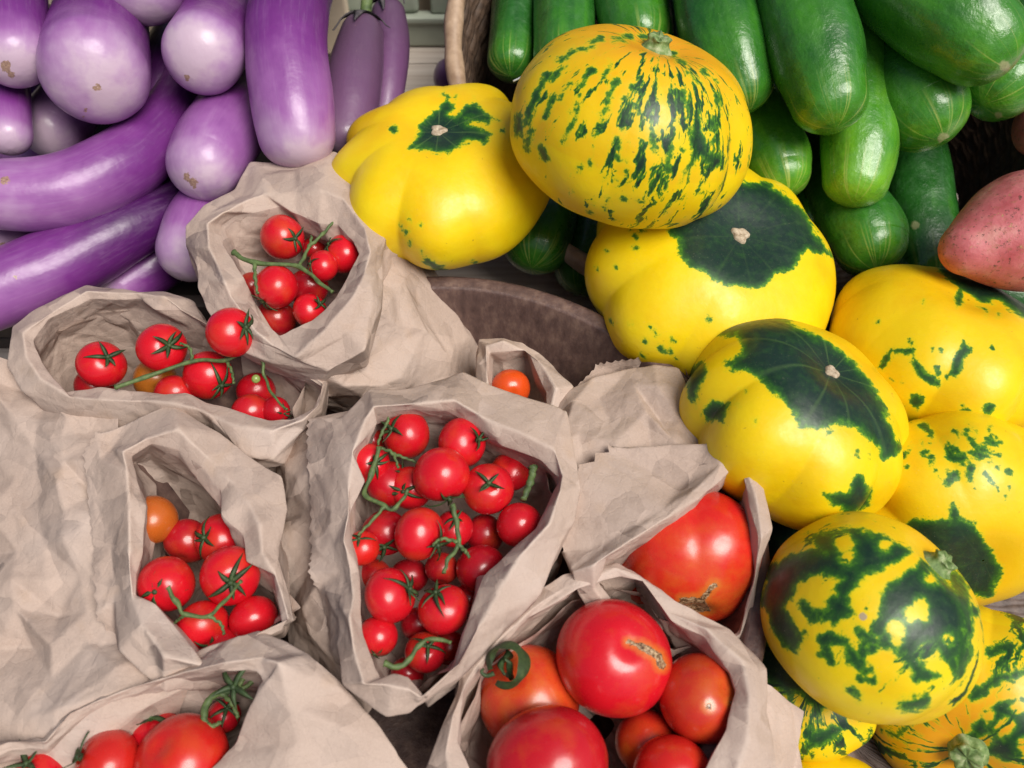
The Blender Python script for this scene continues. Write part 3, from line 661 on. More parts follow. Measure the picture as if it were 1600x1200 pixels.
bud = tomato(400, 592, 7, 11.0, (.3, .6), 'amber', False, 'tiny unripe green berry hanging off the long stalk', GT, seed=4)[0]; bud.color = (.25, .32, .08, 1)
# bag C
truss('bunch of three oval tomatoes joined by a curved stalk in the left bag', [(259,912,43,.2,(-.05,.1)),(360,900,46,.3,(.3,.05)),(317,977,41,-.7,(.5,.7))],
      [[(262,918,1.3),(275,940,.7),(290,960,.3),(325,962,.3),(350,940,.6),(377,908,1.4)],[(325,962,.3),(345,975),(350,990,-.2)],[(290,960,.3),(272,974,-.3)]], 9.9, 1.2, .11, 41)
tomato(238, 812, 38, 9.0, (-.3, -.6), 'amber', False, 'single brownish orange tomato against the left inside of the crumpled bag', GT, seed=2)
t_ = tomato(345, 842, 40, 8.8, (-.45, -.2), 'red', True, 'red tomato with curled green calyx at the back of the left bag', GT, seed=8, cal_sz=1.1)
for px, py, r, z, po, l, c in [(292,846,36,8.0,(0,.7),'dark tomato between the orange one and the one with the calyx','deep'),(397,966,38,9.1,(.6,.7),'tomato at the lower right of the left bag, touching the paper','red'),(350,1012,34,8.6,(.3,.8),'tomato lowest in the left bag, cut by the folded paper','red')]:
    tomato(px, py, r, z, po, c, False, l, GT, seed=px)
# bag D
truss('bunch at the left of the middle bag with a forked green stalk', [(578,724,31,.2,(.45,-.1)),(609,757,36,-.9,(.75,-.5),'deep'),(642,762,33,-.7,(-.3,.1),'red'),(566,857,27,.3,(-.1,-.75),'warm'),(601,833,37,-1.0,(.1,.5),'deep'),(635,679,38,-.2,(-.6,-.3))],
      [[(592,700,.2),(581,740),(570,771),(601,791),(616,795),(630,778),(638,765)],[(601,791),(580,815),(560,836)],[(592,700),(613,708),(622,730)],[(612,708,-.4),(650,722,-.6)],[(608,654,.3),(597,676),(590,695)]], 10.6, 1.4, .12, 61)
truss('bunch in the centre of the middle bag with spread calyx leaves', [(689,742,45,.9,(.35,.88)),(656,834,42,.7,(.78,.4)),(609,930,43,.6,(.85,-.35)),(693,953,41,.2,(-.3,-.85)),(710,826,30,-.8,(.1,-.7))],
      [[(707,790,.5),(713,815,.3),(716,851),(700,875),(694,895)],[(716,851),(728,862),(733,870)],[(713,846),(690,842),(676,852)]], 10.5, 1.7, .125, 81)
truss('short bunch at the bottom tip of the middle bag', [(590,994,31,.1,(-.1,.8)),(665,1020,32,-.4,(.2,-.6),'deep')],
      [[(601,1037,.5),(622,1042,.4),(639,1031,.3),(655,1008,.3),(675,998,.4),(705,1004,.5)]], 10.2, 1.2, .13, 95)
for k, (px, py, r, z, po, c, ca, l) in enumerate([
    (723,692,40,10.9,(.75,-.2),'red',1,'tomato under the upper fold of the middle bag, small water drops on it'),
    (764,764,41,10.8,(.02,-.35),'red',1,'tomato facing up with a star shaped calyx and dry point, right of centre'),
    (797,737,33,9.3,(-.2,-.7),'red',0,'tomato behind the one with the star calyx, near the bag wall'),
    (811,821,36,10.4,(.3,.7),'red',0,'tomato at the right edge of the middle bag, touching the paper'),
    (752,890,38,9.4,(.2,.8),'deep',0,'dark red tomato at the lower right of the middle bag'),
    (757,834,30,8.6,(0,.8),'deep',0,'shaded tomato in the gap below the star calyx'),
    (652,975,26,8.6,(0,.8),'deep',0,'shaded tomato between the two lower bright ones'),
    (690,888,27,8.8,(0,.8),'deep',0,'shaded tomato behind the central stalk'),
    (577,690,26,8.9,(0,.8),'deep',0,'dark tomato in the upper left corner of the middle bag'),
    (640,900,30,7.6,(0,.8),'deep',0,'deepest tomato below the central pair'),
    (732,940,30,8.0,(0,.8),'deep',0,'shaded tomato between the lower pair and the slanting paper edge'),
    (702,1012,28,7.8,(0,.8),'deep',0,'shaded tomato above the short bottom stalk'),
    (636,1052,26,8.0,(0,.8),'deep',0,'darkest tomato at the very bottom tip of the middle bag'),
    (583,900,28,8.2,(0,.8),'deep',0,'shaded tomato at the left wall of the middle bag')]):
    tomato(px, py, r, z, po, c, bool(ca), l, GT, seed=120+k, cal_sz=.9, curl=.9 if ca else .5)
# calyx left on the stalk, short cut stalks
g = thing('loose_stalk', 'dark green cut stalk lying against the right wall of the middle bag', 'stalk'); vine([[(833,732),(828,755),(818,780)]], 11.2, .2, g, .20, 3)
# bag E, H
tomato(1076, 870, 114, 7.6, (-.02, .80), 'warm', False, 'big ribbed orange red tomato with a split beside its stem scar', GB, seed=3, lob=.075, hr=.88, marks_=[[(1062,934),(1085,932),(1100,936),(1112,955),(1085,958),(1060,946)],{'l':[(1098,935),(1112,918),(1117,914)],'w':4.5}], amber=.45, dip=.16)
tomato(797, 606, 31, 8.0, (.2, .4), 'orange', False, 'orange red tomato inside the small bag at the back', GB, seed=5)
# bag F
tomato(959, 1027, 90, 9.6, (.25, -.5), 'red', False, 'large glossy red tomato with a tapering brown split, top of its bag', GB, seed=7, marks_=[{'l':[(982,1003),(1003,1010)],'w':3.5},{'l':[(1003,1010),(1028,1025),(1034,1040)],'w':6.5}])
tomato(826, 1090, 80, 7.6, (-.35, -.65), 'warm', False, 'orange red tomato with curled leaf lying on it, left of the split one', GB, seed=9, amber=.5)
tomato(856, 1192, 96, 9.8, (.2, .8), 'red', False, 'largest red tomato, cut by the bottom edge', GB, seed=13)
tomato(1096, 1092, 69, 9.0, (.5, -.5), 'warm', False, 'red tomato with two small brown spots by the right paper wall', GB, seed=15, marks_=[(1107,1104,5),(1142,1097,3)], amber=.3)
tomato(1010, 1160, 50, 7.2, (0, .6), 'warm', False, 'small orange tomato in the gap between the large ones', GB, seed=17, amber=.6)
tomato(1052, 1210, 62, 8.8, (0, .6), 'warm', False, 'orange tomato at the bottom right of the big tomato bag', GB, seed=19)
g = thing('loose_calyx', 'curled dark green calyx ring resting on the orange tomato', 'calyx')
X, Y, N0 = frame(camdir(-.25, .25, .85)); C = W(792, 1038, dz(1036, 11.1)); V = []; na, nw = 60, 12
for i_ in range(na+1):
    a = -.6+5.6*i_/na
    for k in range(nw+1):
        q = k/nw; e = math.sin(math.pi*i_/na)**.45
        r_ = (.98-.10*a/5)*(.72+.34*math.sin(math.pi*(q*.8+.15)))+.05*math.sin(a*4+q*5); h = (q-.5)*1.35*e+.12*math.sin(a*2)
        V.append(C+(math.cos(a)*X+math.sin(a)*Y)*r_+N0*h)
mesh('curled_sepal', V, gridfaces(na+1, nw+1, False), M['calyx'], g)
P = [W(x, y, dz(1036, 11.4)) for x, y in [(772,1052),(760,1056),(752,1050),(756,1045)]]
V, Fc = tubemesh(smoothpath(P, 12), np.linspace(.12, .05, 12), 8); mesh('tendril', V, Fc, M['calyx'], g)
for q_ in ((-.5, -.9), (.6, .5)):
    P = [C-N0*.5+X*q_[0]*.9, C+N0*.1+Y*q_[1]*.3, C+N0*.35-X*q_[1]*.5]
    V, Fc = tubemesh(smoothpath(P, 14), np.linspace(.20, .05, 14), 8, lump=.3); mesh('inner_sepal', V, Fc, M['calyx'], g)
# bag G
for px, py, r, z, po, c, l, ca in [(168,1194,52,9.0,(-.75,-.45),'warm','orange red tomato with upright green calyx leaves at the bottom left',1),(283,1192,74,9.0,(-.3,-.66),'warm','large tomato at the bottom beside the pulled over flap',0),(245,1148,42,8.0,(-.1,-.9),'red','red tomato under the spiky calyx in the corner bag',1),(350,1118,26,7.6,(.4,-.7),'deep','dark tomato in shade near the flap of the corner bag',1),(62,1214,40,8.6,(-.3,-.8),'red','tomato cut by the bottom edge far left',1)]:
    tomato(px, py, r, z, po, c, bool(ca), l, GB if r > 45 else GT, seed=px, cal_sz=1.5, curl=1.4)
g = thing('loose_vine', 'tangled dark green vine piece under the pulled over flap', 'vine')
vine([[(318,1125),(325,1095),(345,1082),(372,1078),(400,1062)],[(345,1082),(362,1098),(372,1120)],[(318,1125),(330,1135),(345,1128)],[(372,1078),(380,1060),(392,1052)]], 9.2, .6, g, .16, 5)
C = Z(385, 1075, 10.2); X, Y, N0 = frame(camdir(-.2, .3, .8)); v, f = sepals(C, X, Y, N0, 1.3, 9, 1.5, .8); mesh('calyx', v, f, M['calyx'], g)

# ================================================================== squashes
def flecks(x0, y0, x1, y1, n, seed, w=(1.2, 3.5), L=12, dx=.3):
    r = random.Random(seed); out = []
    for _ in range(n):
        x, y = r.uniform(x0, x1), r.uniform(y0, y1); a = r.gauss(1.2, .5); l = r.uniform(.2, 1)*L
        out.append({'l': [(x, y), (x+math.cos(a)*l+.1, y+math.sin(a)*l)], 'w': r.uniform(*w)})
    return out
SQ = [
 dict(label='yellow scalloped squash with a dark green leaf shaped patch, beside the purple eggplants', c=(692,275), Rpx=172, d=56, pole=(690,212), hr=.60, lobes=9, la=.095, seed=3, spin=.4, dots=-.2, vein=.6,
      polys=[[(640,232),(655,195),(687,165),(700,152),(712,168),(706,176),(700,180),(712,182),(722,170),(725,160),(745,160),(757,172),(782,188),(762,192),(745,187),(728,187),(730,197),(745,203),(772,208),(757,226),(737,220),(730,222),(717,232),(700,239),(680,239),(660,233)],(615,203,4),(786,206,5),{'l':[(658,392),(666,410)],'w':3},{'l':[(668,408),(690,422)],'w':7},(741,411,4)]+flecks(600,330,660,400,7,10,(.8,1.6),4)+flecks(690,135,740,160,4,11,(1,2.5),6), warm=.2),
 dict(label='speckled yellow squash with streaks running from its stem, topmost of the pile', c=(988,200), Rpx=186, d=50.5, pole=(1016,94), hr=.74, lobes=10, la=.028, seed=5, dots=.25, end='stub', warm=.75,
      pk=10.5, pz=3.2, streak=lambda T, P: .52-np.abs(P-1.0)*.22+.20*np.sin(T*2+1), polys=[[(1083,195),(1090,180),(1097,200),(1110,235),(1130,245),(1128,262),(1110,262),(1092,245),(1080,262),(1066,283),(1078,245)],{'l':[(1048,230),(1044,266)],'w':5},(1113,192,10),(1116,220,6),{'l':[(1015,165),(1020,230)],'w':5},{'l':[(905,165),(880,225)],'w':4},{'l':[(960,130),(930,215)],'w':5},{'l':[(1064,145),(1080,180)],'w':4}]+[{'l':[(x, y), (x+dx*q, y+dy*q)], 'w': w_} for x, y, dx, dy, q, w_ in [(838,150,-16,40,1,7),(855,120,-14,22,1,6),(880,105,-22,20,1,5),(900,80,-26,16,1,5),(925,70,-30,12,1,4),(830,205,-6,26,1,5),(865,150,-14,34,1,4),(890,130,-16,30,.8,4),(940,62,-20,6,1,4),(985,58,-26,3,1,4),(1000,56,22,2,1,4),(845,230,6,18,1,4),(812,180,-4,30,1,5),(905,150,-10,26,1,3),(925,110,-18,24,1,4),(955,100,-16,26,1,3),(1050,85,20,14,1,3),(1075,110,20,24,1,3),(1120,150,12,30,1,3),(1100,110,18,20,1,3)]]+flecks(900,250,1120,330,22,31,(1,3),10)+flecks(960,130,1130,250,16,32,(2,4),14)),
 dict(label='yellow squash with a broad blackish green cap and white dot, under the speckled one', c=(1112,430), Rpx=196, d=55.5, pole=(1136,377), hr=.62, lobes=8, la=.07, seed=8, spin=.2, dots=-.1,
      polys=[[(1042,345),(1060,310),(1140,280),(1200,285),(1255,325),(1290,385),(1300,402),(1262,392),(1250,400),(1240,420),(1212,430),(1195,448),(1172,453),(1150,447),(1122,446),(1095,425),(1075,415),(1058,395),(1060,372),(1046,368)],(1105,500,7)]+flecks(985,350,1005,362,5,1)+flecks(950,500,1060,560,12,2,(1,3),5)+flecks(930,380,1000,480,4,9,(1,2),4), warm=.1),
 dict(label='yellow squash half covered by a wide dark green saddle, leaning over the toothed paper bag', c=(1238,652), Rpx=178, d=49.5, pole=(1280,568), hr=.73, lobes=8, la=.07, seed=11, dots=-.15, spin=.5, vein=.45,
      polys=[[(1110,505),(1169,480),(1215,490),(1300,535),(1340,569),(1378,625),(1394,665),(1408,700),(1400,712),(1380,720),(1365,690),(1342,672),(1310,662),(1277,672),(1250,664),(1225,630),(1208,612),(1187,591),(1165,580),(1142,584),(1135,565),(1157,550),(1150,524),(1112,524),(1080,545),(1069,542),(1085,518)],[(1068,580),(1097,561),(1107,572),(1103,592),(1092,610),(1090,640),(1075,620)],[(1092,644),(1112,625),(1138,632),(1130,659),(1101,660)],[(1288,772),(1322,768),(1340,738),(1362,760),(1358,790),(1330,806),(1310,796)],(1295,676,5)]+flecks(1335,685,1360,720,7,6,(1,2.5),8)+flecks(1150,600,1200,660,4,7,(1,2),5)),
 dict(label='mostly yellow squash with a few green flecks, below the pink potato', c=(1466,546), Rpx=168, d=54, pole=(1590,455), tilt=(.22,.78,.58), hr=.64, lobes=8, la=.085, seed=14, dots=.0, end=None, spin=.3,
      polys=[[(1462,425),(1498,450),(1528,474),(1560,472),(1600,498),(1680,500),(1660,400),(1500,380)],[(1496,545),(1502,523),(1520,545),(1506,560),(1495,592),(1482,586)],{'l':[(1380,572),(1392,548),(1425,548)],'w':4},{'l':[(1428,560),(1440,585),(1466,600)],'w':5},(1432,628,11),{'l':[(1482,655),(1512,646)],'w':7},(1545,640,10),{'l':[(1500,455),(1498,475)],'w':5}]+flecks(1370,450,1560,640,16,8,(.8,2.2),6)),
 dict(label='large yellow squash with a grey green patch near its middle, under the saddle marked one', c=(1490,800), Rpx=168, d=50.5, pole=(1490,866), hr=.72, lobes=8, la=.065, seed=17, dots=.12, end=None, spin=.8,
      polys=[[(1405,818),(1440,812),(1482,812),(1490,786),(1500,808),(1525,815),(1540,850),(1565,885),(1558,920),(1545,934),(1515,932),(1485,900),(1450,860)],]+flecks(1440,662,1560,712,26,3,(2,6),20)+flecks(1410,680,1590,780,26,4,(1,3),8)+flecks(1480,690,1540,745,8,5,(3,6),26), streak=lambda T, P: np.clip((P-1.7)*1.1, -1, .9)),
 dict(label='boldly marbled green and yellow squash with a pale dry stem, lower right', c=(1360,962), Rpx=166, d=43.5, pole=(1440,864), hr=.86, grow=.14, holes=[(1320,848,13),(1325,870,9),(1385,850,6),(1452,905,6),(1425,960,9),(1440,962,6),(1400,985,9),(1402,1000,7),(1450,1022,14),(1482,998,5),(1438,945,7),(1300,925,5)], lobes=8, la=.03, seed=19, dots=.1, end='stub', stub=.125, spin=.1,
      streak=lambda T, P: .55-np.abs(P-1.0)*.5, polys=[[(1382,930),(1410,900),(1440,880),(1462,900),(1490,925),(1508,960),(1508,1010),(1480,1030),(1440,1010),(1440,1050),(1470,1056),(1430,1062),(1415,1020),(1385,1005),(1360,985),(1380,960)],[(1268,838),(1320,828),(1372,838),(1420,862),(1396,880),(1340,902),(1320,930),(1328,955),(1302,972),(1295,942),(1320,905),(1295,893),(1250,905),(1222,950),(1252,990),(1246,1016),(1212,990),(1195,945),(1202,885),(1245,868),(1292,862)],{'l':[(1290,998),(1320,1000),(1335,1030),(1345,1045)],'w':6},{'l':[(1413,1100),(1445,1096)],'w':6}]+flecks(1240,1000,1420,1080,8,33,(1,3),16)+flecks(1480,880,1518,1050,12,34,(2,4),20)+[{'l':[(1413,1100),(1445,1096)],'w':6},{'l':[(1500,935),(1515,985)],'w':4},{'l':[(1505,1000),(1500,1050)],'w':4},{'l':[(1490,900),(1512,950)],'w':4},{'l':[(1340,985),(1362,1000)],'w':6},{'l':[(1265,958),(1285,968),(1300,955)],'w':4},{'l':[(1350,1005),(1345,1045),(1352,1050)],'w':5},{'l':[(1255,945),(1270,965),(1290,955)],'w':3}], scars=[(1348,963,7)]),
 dict(label='dark squash with yellow splashes, wedged between the bowl and the marbled one', c=(1262,1072), Rpx=112, d=47.5, pole=(1245,1045), holes=[{'l':[(1247,1032),(1262,1050),(1270,1072)],'w':5},(1208,1000,7),{'l':[(1245,1090),(1262,1110)],'w':6}], hr=.72, lobes=8, la=.08, seed=23, end=None, dots=.4,
      polys=[[(1170,960),(1195,960),(1245,990),(1275,1030),(1310,1050),(1350,1085),(1365,1105),(1318,1108),(1300,1105),(1285,1118),(1278,1135),(1262,1110),(1245,1112),(1230,1090),(1205,1072),(1190,1060),(1170,1050)],[(1265,1150),(1285,1140),(1300,1130),(1320,1140),(1290,1165),(1255,1175)]], streak=lambda T, P: P*0+.62),
 dict(label='streaky squash with a chunky green stem in the lower right corner', c=(1520,1100), Rpx=160, d=47, pole=(1462,1140), hr=.78, lobes=9, la=.06, seed=29, end='stub', stub=.15, dots=.3, warm=.8,
      streak=lambda T, P: P*0+.5, holes=[(1545,1118,8),(1572,1135,12),(1540,1160,7),(1590,1105,9),(1520,1172,6),(1600,1165,10)], polys=[[(1495,1165),(1522,1128),(1560,1096),(1620,1085),(1640,1180),(1570,1190),(1530,1172),(1510,1190)],{'l':[(1520,1090),(1560,1060),(1600,1050)],'w':10},{'l':[(1548,1020),(1572,1012)],'w':8},{'l':[(1385,1090),(1400,1075)],'w':9},{'l':[(1380,1140),(1400,1150),(1440,1120)],'w':3}]),
 dict(label='plain yellow squash showing only its rim at the bottom edge', c=(1300,1282), Rpx=105, d=46, pole=(1310,1240), hr=.7, lobes=8, la=.04, seed=31, end=None, dots=.2, streak=lambda T, P: P*0+.2),
 dict(label='yellow squash mostly hidden at the right edge behind two others', c=(1612,715), Rpx=100, d=57, pole=(1640,690), hr=.8, lobes=8, la=.04, seed=37, end=None, dots=.3, streak=lambda T, P: P*0+.1),
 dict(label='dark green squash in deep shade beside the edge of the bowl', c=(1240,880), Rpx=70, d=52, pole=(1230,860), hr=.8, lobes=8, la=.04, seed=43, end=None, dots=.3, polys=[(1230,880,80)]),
]
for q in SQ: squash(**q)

# ================================================================== eggplants
GE = 'purple eggplants heaped at the left'
EG = [
 ('dark violet eggplant cut by the left edge with a rough brown tip', [(10,-120,50,60),(14,-20,55,57),(22,86,55,54)], [(8,103,9),(18,116,6)], dict(seed=1, t0=-1.0)),
 ('plump eggplant pointing at the viewer with a round tan scar', [(160,-60,50,66),(155,40,72,59),(147,112,84,54)], [(152,138,7),(134,172,4),(130,182,3)], dict(seed=2, capf=.75, t0=-.7)),
 ('deep purple eggplant whose belly shows at the top edge', [(240,-150,50,62),(228,-80,68,58),(222,-34,70,57)], None, dict(seed=3, t0=-1.2, capf=1)),
 ('short eggplant with a dull bruise above its pale tip, left of the tallest one', [(372,-10,48,66),(345,35,58,60),(318,84,64,55)], [(293,122,5)], dict(seed=4, capf=.85, t0=-.5)),
 ('upright eggplant fading to pale lilac, its tip behind the topmost bag', [(470,-60,58,60),(452,10,62,57),(447,90,64,55.5),(458,170,64,55),(464,215,60,55)], None, dict(seed=5)),
 ('slim eggplant at the left edge ending in a small pale dot', [(0,60,34,60),(6,140,38,57),(14,212,34,55.5)], [(15,240,5)], dict(seed=6, t0=-.8)),
 ('long curved eggplant bending like a horn, brown mark at its left end', [(310,60,24,64),(285,130,32,61.5),(255,195,46,59),(195,255,57,57),(110,296,60,55.5),(20,305,57,54.5),(-60,300,50,54)], [(8,282,8)], dict(seed=7, n=96, t0=.15)),
 ('long eggplant lying under the horn shaped one, running off the left edge', [(330,280,26,62),(285,315,36,60),(215,350,48,58),(120,400,58,56.5),(20,445,60,55),(-70,480,56,54)], [(25,432,4)], dict(seed=8, t0=-.15)),
 ('pale eggplant with a triangular brown scar above the topmost bag', [(385,130,46,63),(365,180,58,59.5),(338,225,64,57),(322,256,60,56)], [(291,276,6),(302,284,8),(305,291,5)], dict(seed=9, capf=.95, t0=.05)),
 ('small whitish eggplant end tucked between the heap and the topmost bag', [(350,290,42,60),(318,345,54,58),(296,392,52,56.5)], [(256,430,4)], dict(seed=10, capf=.9, t0=.35)),
 ('greyish lilac eggplant in shade behind the plump one', [(140,120,40,64),(100,175,50,61),(80,205,48,60)], None, dict(seed=11, t0=.25)),
 ('pale eggplant end showing under the left end of the horn shaped one', [(110,350,40,62),(40,360,46,60),(-10,375,46,58.5)], [(4,385,7)], dict(seed=12, t0=.4)),
 ('very dark eggplant in the gap above the wide paper bag', [(330,370,32,63),(260,405,42,61),(190,445,44,60)], None, dict(seed=13, t0=-.5)),
 ('dusky eggplant lying behind the top of the heap', [(520,-60,40,68),(430,-10,46,65),(360,20,44,63)], None, dict(seed=14, dull=.6)),
 ('dark filler eggplant added far inside the heap below the short bruised one', [(290,60,46,66),(255,130,50,64),(230,190,46,63)], None, dict(seed=15, t0=-.6)),  # this and the next two: dark fillers added so the heap's gaps look shaded
 ('dark filler eggplant added at the bottom of the heap under the plump one', [(60,60,60,68),(60,150,60,66),(60,240,60,66)], None, dict(seed=16, t0=-.7)),
 ('dark filler eggplant added lowest in the heap, beside the small whitish end', [(330,200,50,64),(250,300,50,64),(160,400,50,64)], None, dict(seed=17, t0=-.6)),
]
for l, p, s, k in EG: fruit_tube('eggplant', l, 'eggplant', GE, p, M['egg'], s, **k)
def calyx_cap(C, ax, R, parent, seed, Ls=1.6):
    r = random.Random(seed); X, Y, N0 = frame(ax); parts = []
    for i in range(5):
        a = i*2*math.pi/5+r.uniform(-.2, .2); V = []; F2 = []; L = Ls*r.uniform(.8, 1.15)
        for j in range(9):
            s = j/8; phi = s*L/R*1.0; rad = R*math.sin(min(phi, 1.45))*1.05+.05; h = R*.8*math.cos(min(phi, 1.45))-max(0, phi-1.45)*R
            if j > 6: rad += .18*(j-6)*r.uniform(.3, 1)
            p = C+N0*h+(math.cos(a)*X+math.sin(a)*Y)*rad; t = -math.sin(a)*X+math.cos(a)*Y; w = .42*R*(1-s)**.8+.02
            V += [p-t*w, p+(math.cos(a)*X+math.sin(a)*Y)*.08, p+t*w, p-(math.cos(a)*X+math.sin(a)*Y)*.05]
        for j in range(8):
            for q in range(4): F2.append((4*j+q, 4*j+(q+1) % 4, 4*j+4+(q+1) % 4, 4*j+4+q))
        parts.append((V, F2))
    v, f = join(parts); mesh('calyx', v, f, M['calyxd'], parent)
    v, f = tubemesh(smoothpath([C+N0*R*.6, C+N0*R*1.3, C+N0*R*2.0+X*.3], 10), np.linspace(.42, .34, 10), 12, lump=.08); mesh('stalk', v, f, M['vine'], parent)
M['calyxd'] = mat_simple('dry_calyx', [(.3, (.035, .03, .035)), (.6, (.08, .07, .075)), (.8, (.16, .14, .14))], 3, .7)
o = fruit_tube('eggplant', 'dull plum coloured eggplant standing on end with dark calyx fingers', 'eggplant', GE, [(566,52,34,62),(558,100,42,61),(548,160,44,60),(540,215,38,59)], M['egg'], None, seed=21, t0=-.1, dull=.8)
calyx_cap(W(567, 50, 62), camdir(.1, .9, -.1), 1.55, o, 3, 2.6)
o = fruit_tube('eggplant', 'narrow plum eggplant behind the one standing on end, its calyx spiky', 'eggplant', GE, [(607,20,26,64.5),(610,70,30,64),(606,130,28,63),(600,175,24,62.5)], M['egg'], None, seed=22, dull=.7)
calyx_cap(W(604, 14, 64.5), camdir(-.2, .9, -.1), 1.2, o, 8, 2.4)
fruit_tube('eggplant', 'tip of an eggplant lying on the table beside the basket rim', 'eggplant', GE, [(740,128,24,74),(712,122,28,74),(698,118,26,74)], M['egg'], None, seed=23, dull=.45)

# ================================================================== cucumbers
GC = 'green cucumbers piled in the wicker basket'
CU = [
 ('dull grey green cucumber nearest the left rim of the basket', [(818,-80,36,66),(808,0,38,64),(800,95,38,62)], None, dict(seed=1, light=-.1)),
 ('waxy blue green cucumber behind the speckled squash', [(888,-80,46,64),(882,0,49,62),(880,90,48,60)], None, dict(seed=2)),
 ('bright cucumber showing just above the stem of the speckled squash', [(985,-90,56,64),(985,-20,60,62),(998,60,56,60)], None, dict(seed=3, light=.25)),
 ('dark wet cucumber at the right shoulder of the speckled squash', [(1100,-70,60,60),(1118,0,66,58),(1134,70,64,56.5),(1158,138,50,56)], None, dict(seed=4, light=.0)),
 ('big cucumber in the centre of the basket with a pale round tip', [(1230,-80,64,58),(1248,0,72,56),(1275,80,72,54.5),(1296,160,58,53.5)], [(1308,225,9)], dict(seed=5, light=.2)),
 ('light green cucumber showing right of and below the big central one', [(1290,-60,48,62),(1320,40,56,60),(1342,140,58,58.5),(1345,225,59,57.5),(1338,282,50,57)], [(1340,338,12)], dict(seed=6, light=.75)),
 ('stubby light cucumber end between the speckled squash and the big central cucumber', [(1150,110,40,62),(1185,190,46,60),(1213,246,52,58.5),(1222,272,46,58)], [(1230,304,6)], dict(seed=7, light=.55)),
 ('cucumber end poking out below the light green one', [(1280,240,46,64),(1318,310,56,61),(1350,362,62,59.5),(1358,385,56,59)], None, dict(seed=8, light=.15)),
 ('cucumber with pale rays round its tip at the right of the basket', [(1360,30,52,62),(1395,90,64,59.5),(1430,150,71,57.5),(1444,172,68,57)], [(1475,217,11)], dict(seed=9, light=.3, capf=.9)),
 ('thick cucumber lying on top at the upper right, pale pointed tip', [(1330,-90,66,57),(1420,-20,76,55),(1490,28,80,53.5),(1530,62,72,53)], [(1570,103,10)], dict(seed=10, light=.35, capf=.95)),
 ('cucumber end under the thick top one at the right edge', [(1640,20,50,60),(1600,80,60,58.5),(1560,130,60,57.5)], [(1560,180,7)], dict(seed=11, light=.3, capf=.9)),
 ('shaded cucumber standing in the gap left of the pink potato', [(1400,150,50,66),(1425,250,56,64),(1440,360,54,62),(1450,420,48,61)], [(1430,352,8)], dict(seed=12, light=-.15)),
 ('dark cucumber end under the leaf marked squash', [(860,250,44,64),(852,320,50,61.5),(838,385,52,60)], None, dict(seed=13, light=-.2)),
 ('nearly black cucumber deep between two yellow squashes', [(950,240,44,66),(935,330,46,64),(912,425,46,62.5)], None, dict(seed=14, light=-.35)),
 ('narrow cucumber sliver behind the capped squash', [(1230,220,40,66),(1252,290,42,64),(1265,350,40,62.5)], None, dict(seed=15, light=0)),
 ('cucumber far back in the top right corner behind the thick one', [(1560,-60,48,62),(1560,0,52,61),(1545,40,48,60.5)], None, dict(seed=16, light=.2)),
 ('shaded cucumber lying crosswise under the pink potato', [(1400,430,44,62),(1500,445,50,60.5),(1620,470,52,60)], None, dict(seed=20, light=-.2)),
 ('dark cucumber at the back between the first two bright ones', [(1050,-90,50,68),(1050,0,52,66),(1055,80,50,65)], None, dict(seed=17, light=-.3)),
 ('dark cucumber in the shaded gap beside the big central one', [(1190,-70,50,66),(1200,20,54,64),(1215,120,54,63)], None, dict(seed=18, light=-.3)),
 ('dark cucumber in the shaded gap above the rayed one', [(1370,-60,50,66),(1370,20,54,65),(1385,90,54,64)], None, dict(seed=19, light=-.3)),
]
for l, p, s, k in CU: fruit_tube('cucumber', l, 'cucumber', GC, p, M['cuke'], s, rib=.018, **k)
fruit_tube('potato', 'large pink skinned potato dotted with dirt at the right edge', 'potato', None, [(1660,345,80,53),(1610,360,94,52.4),(1566,372,84,52),(1525,384,58,51.6),(1505,390,42,51.4)], M['potato'], None, seed=3, capf=.9, n=90, sm=40)
fruit_tube('potato', 'smaller pink potato sliver at the edge under the cucumber end', 'potato', None, [(1680,200,50,60),(1640,200,56,60),(1625,200,46,60)], M['potato'], None, seed=5, n=60)

# ================================================================== bowl, baskets, table
root = thing('wooden_bowl', 'large brown wooden bowl holding the paper bags', 'bowl')
cx, cy, r0, zr = -4.3, -8.8, 17.3, 9.0
prof = [(.05, .6), (9, .6), (12.5, 1.5), (14.6, 4), (15.6, 7), (16.1, 8.7), (16.3, 9.0), (17.0, 9.05), (17.3, 8.7), (17.1, 7.6), (16.2, 4), (14, 1.0), (12, .05), (.05, .02)]
pp = smoothpath([(a, 0, b) for a, b in prof], 110, .6); th = np.linspace(0, 2*math.pi, 240, endpoint=False)
V = np.stack([np.stack([cx+q[0]*np.cos(th)*(1+.006*np.sin(3*th)), cy+q[0]*np.sin(th), q[2]+.10*np.sin(2*th+1)+.06*np.sin(5*th)], 1) for q in pp])
cut = 52
mesh('inside_wall', V[:cut].reshape(-1, 3), gridfaces(cut, 240, True), M['bowl'], root)
mesh('rim', V[cut-1:74].reshape(-1, 3), gridfaces(74-cut+1, 240, True), M['bowl'], root)
mesh('outside_wall', V[73:].reshape(-1, 3), gridfaces(110-73, 240, True), M['bowl'], root)
bk1 = thing('wicker_basket', 'dark wicker basket with a pale cane rim holding the cucumbers', 'basket', 'wicker baskets')
zt = lambda x, y: 12.4+(y-24)*.55
v, f = wicker_wall(17, 25, 20.6, 16, .6, zt, .16); mesh('woven_wall', v, f, M['wicker'], bk1)
th = np.linspace(0, 2*math.pi, 180, endpoint=False)
P = np.stack([17+20.9*np.cos(th), 25+16.3*np.sin(th), zt(17+20.9*np.cos(th), 25+16.3*np.sin(th))+.2], 1)
P = np.concatenate([P, P[:1]]); v, f = tubemesh(P, np.full(181, .62)+.05*np.sin(np.arange(181)*1.3), 14, caps=False); mesh('rim', v, f, M['rim'], bk1)
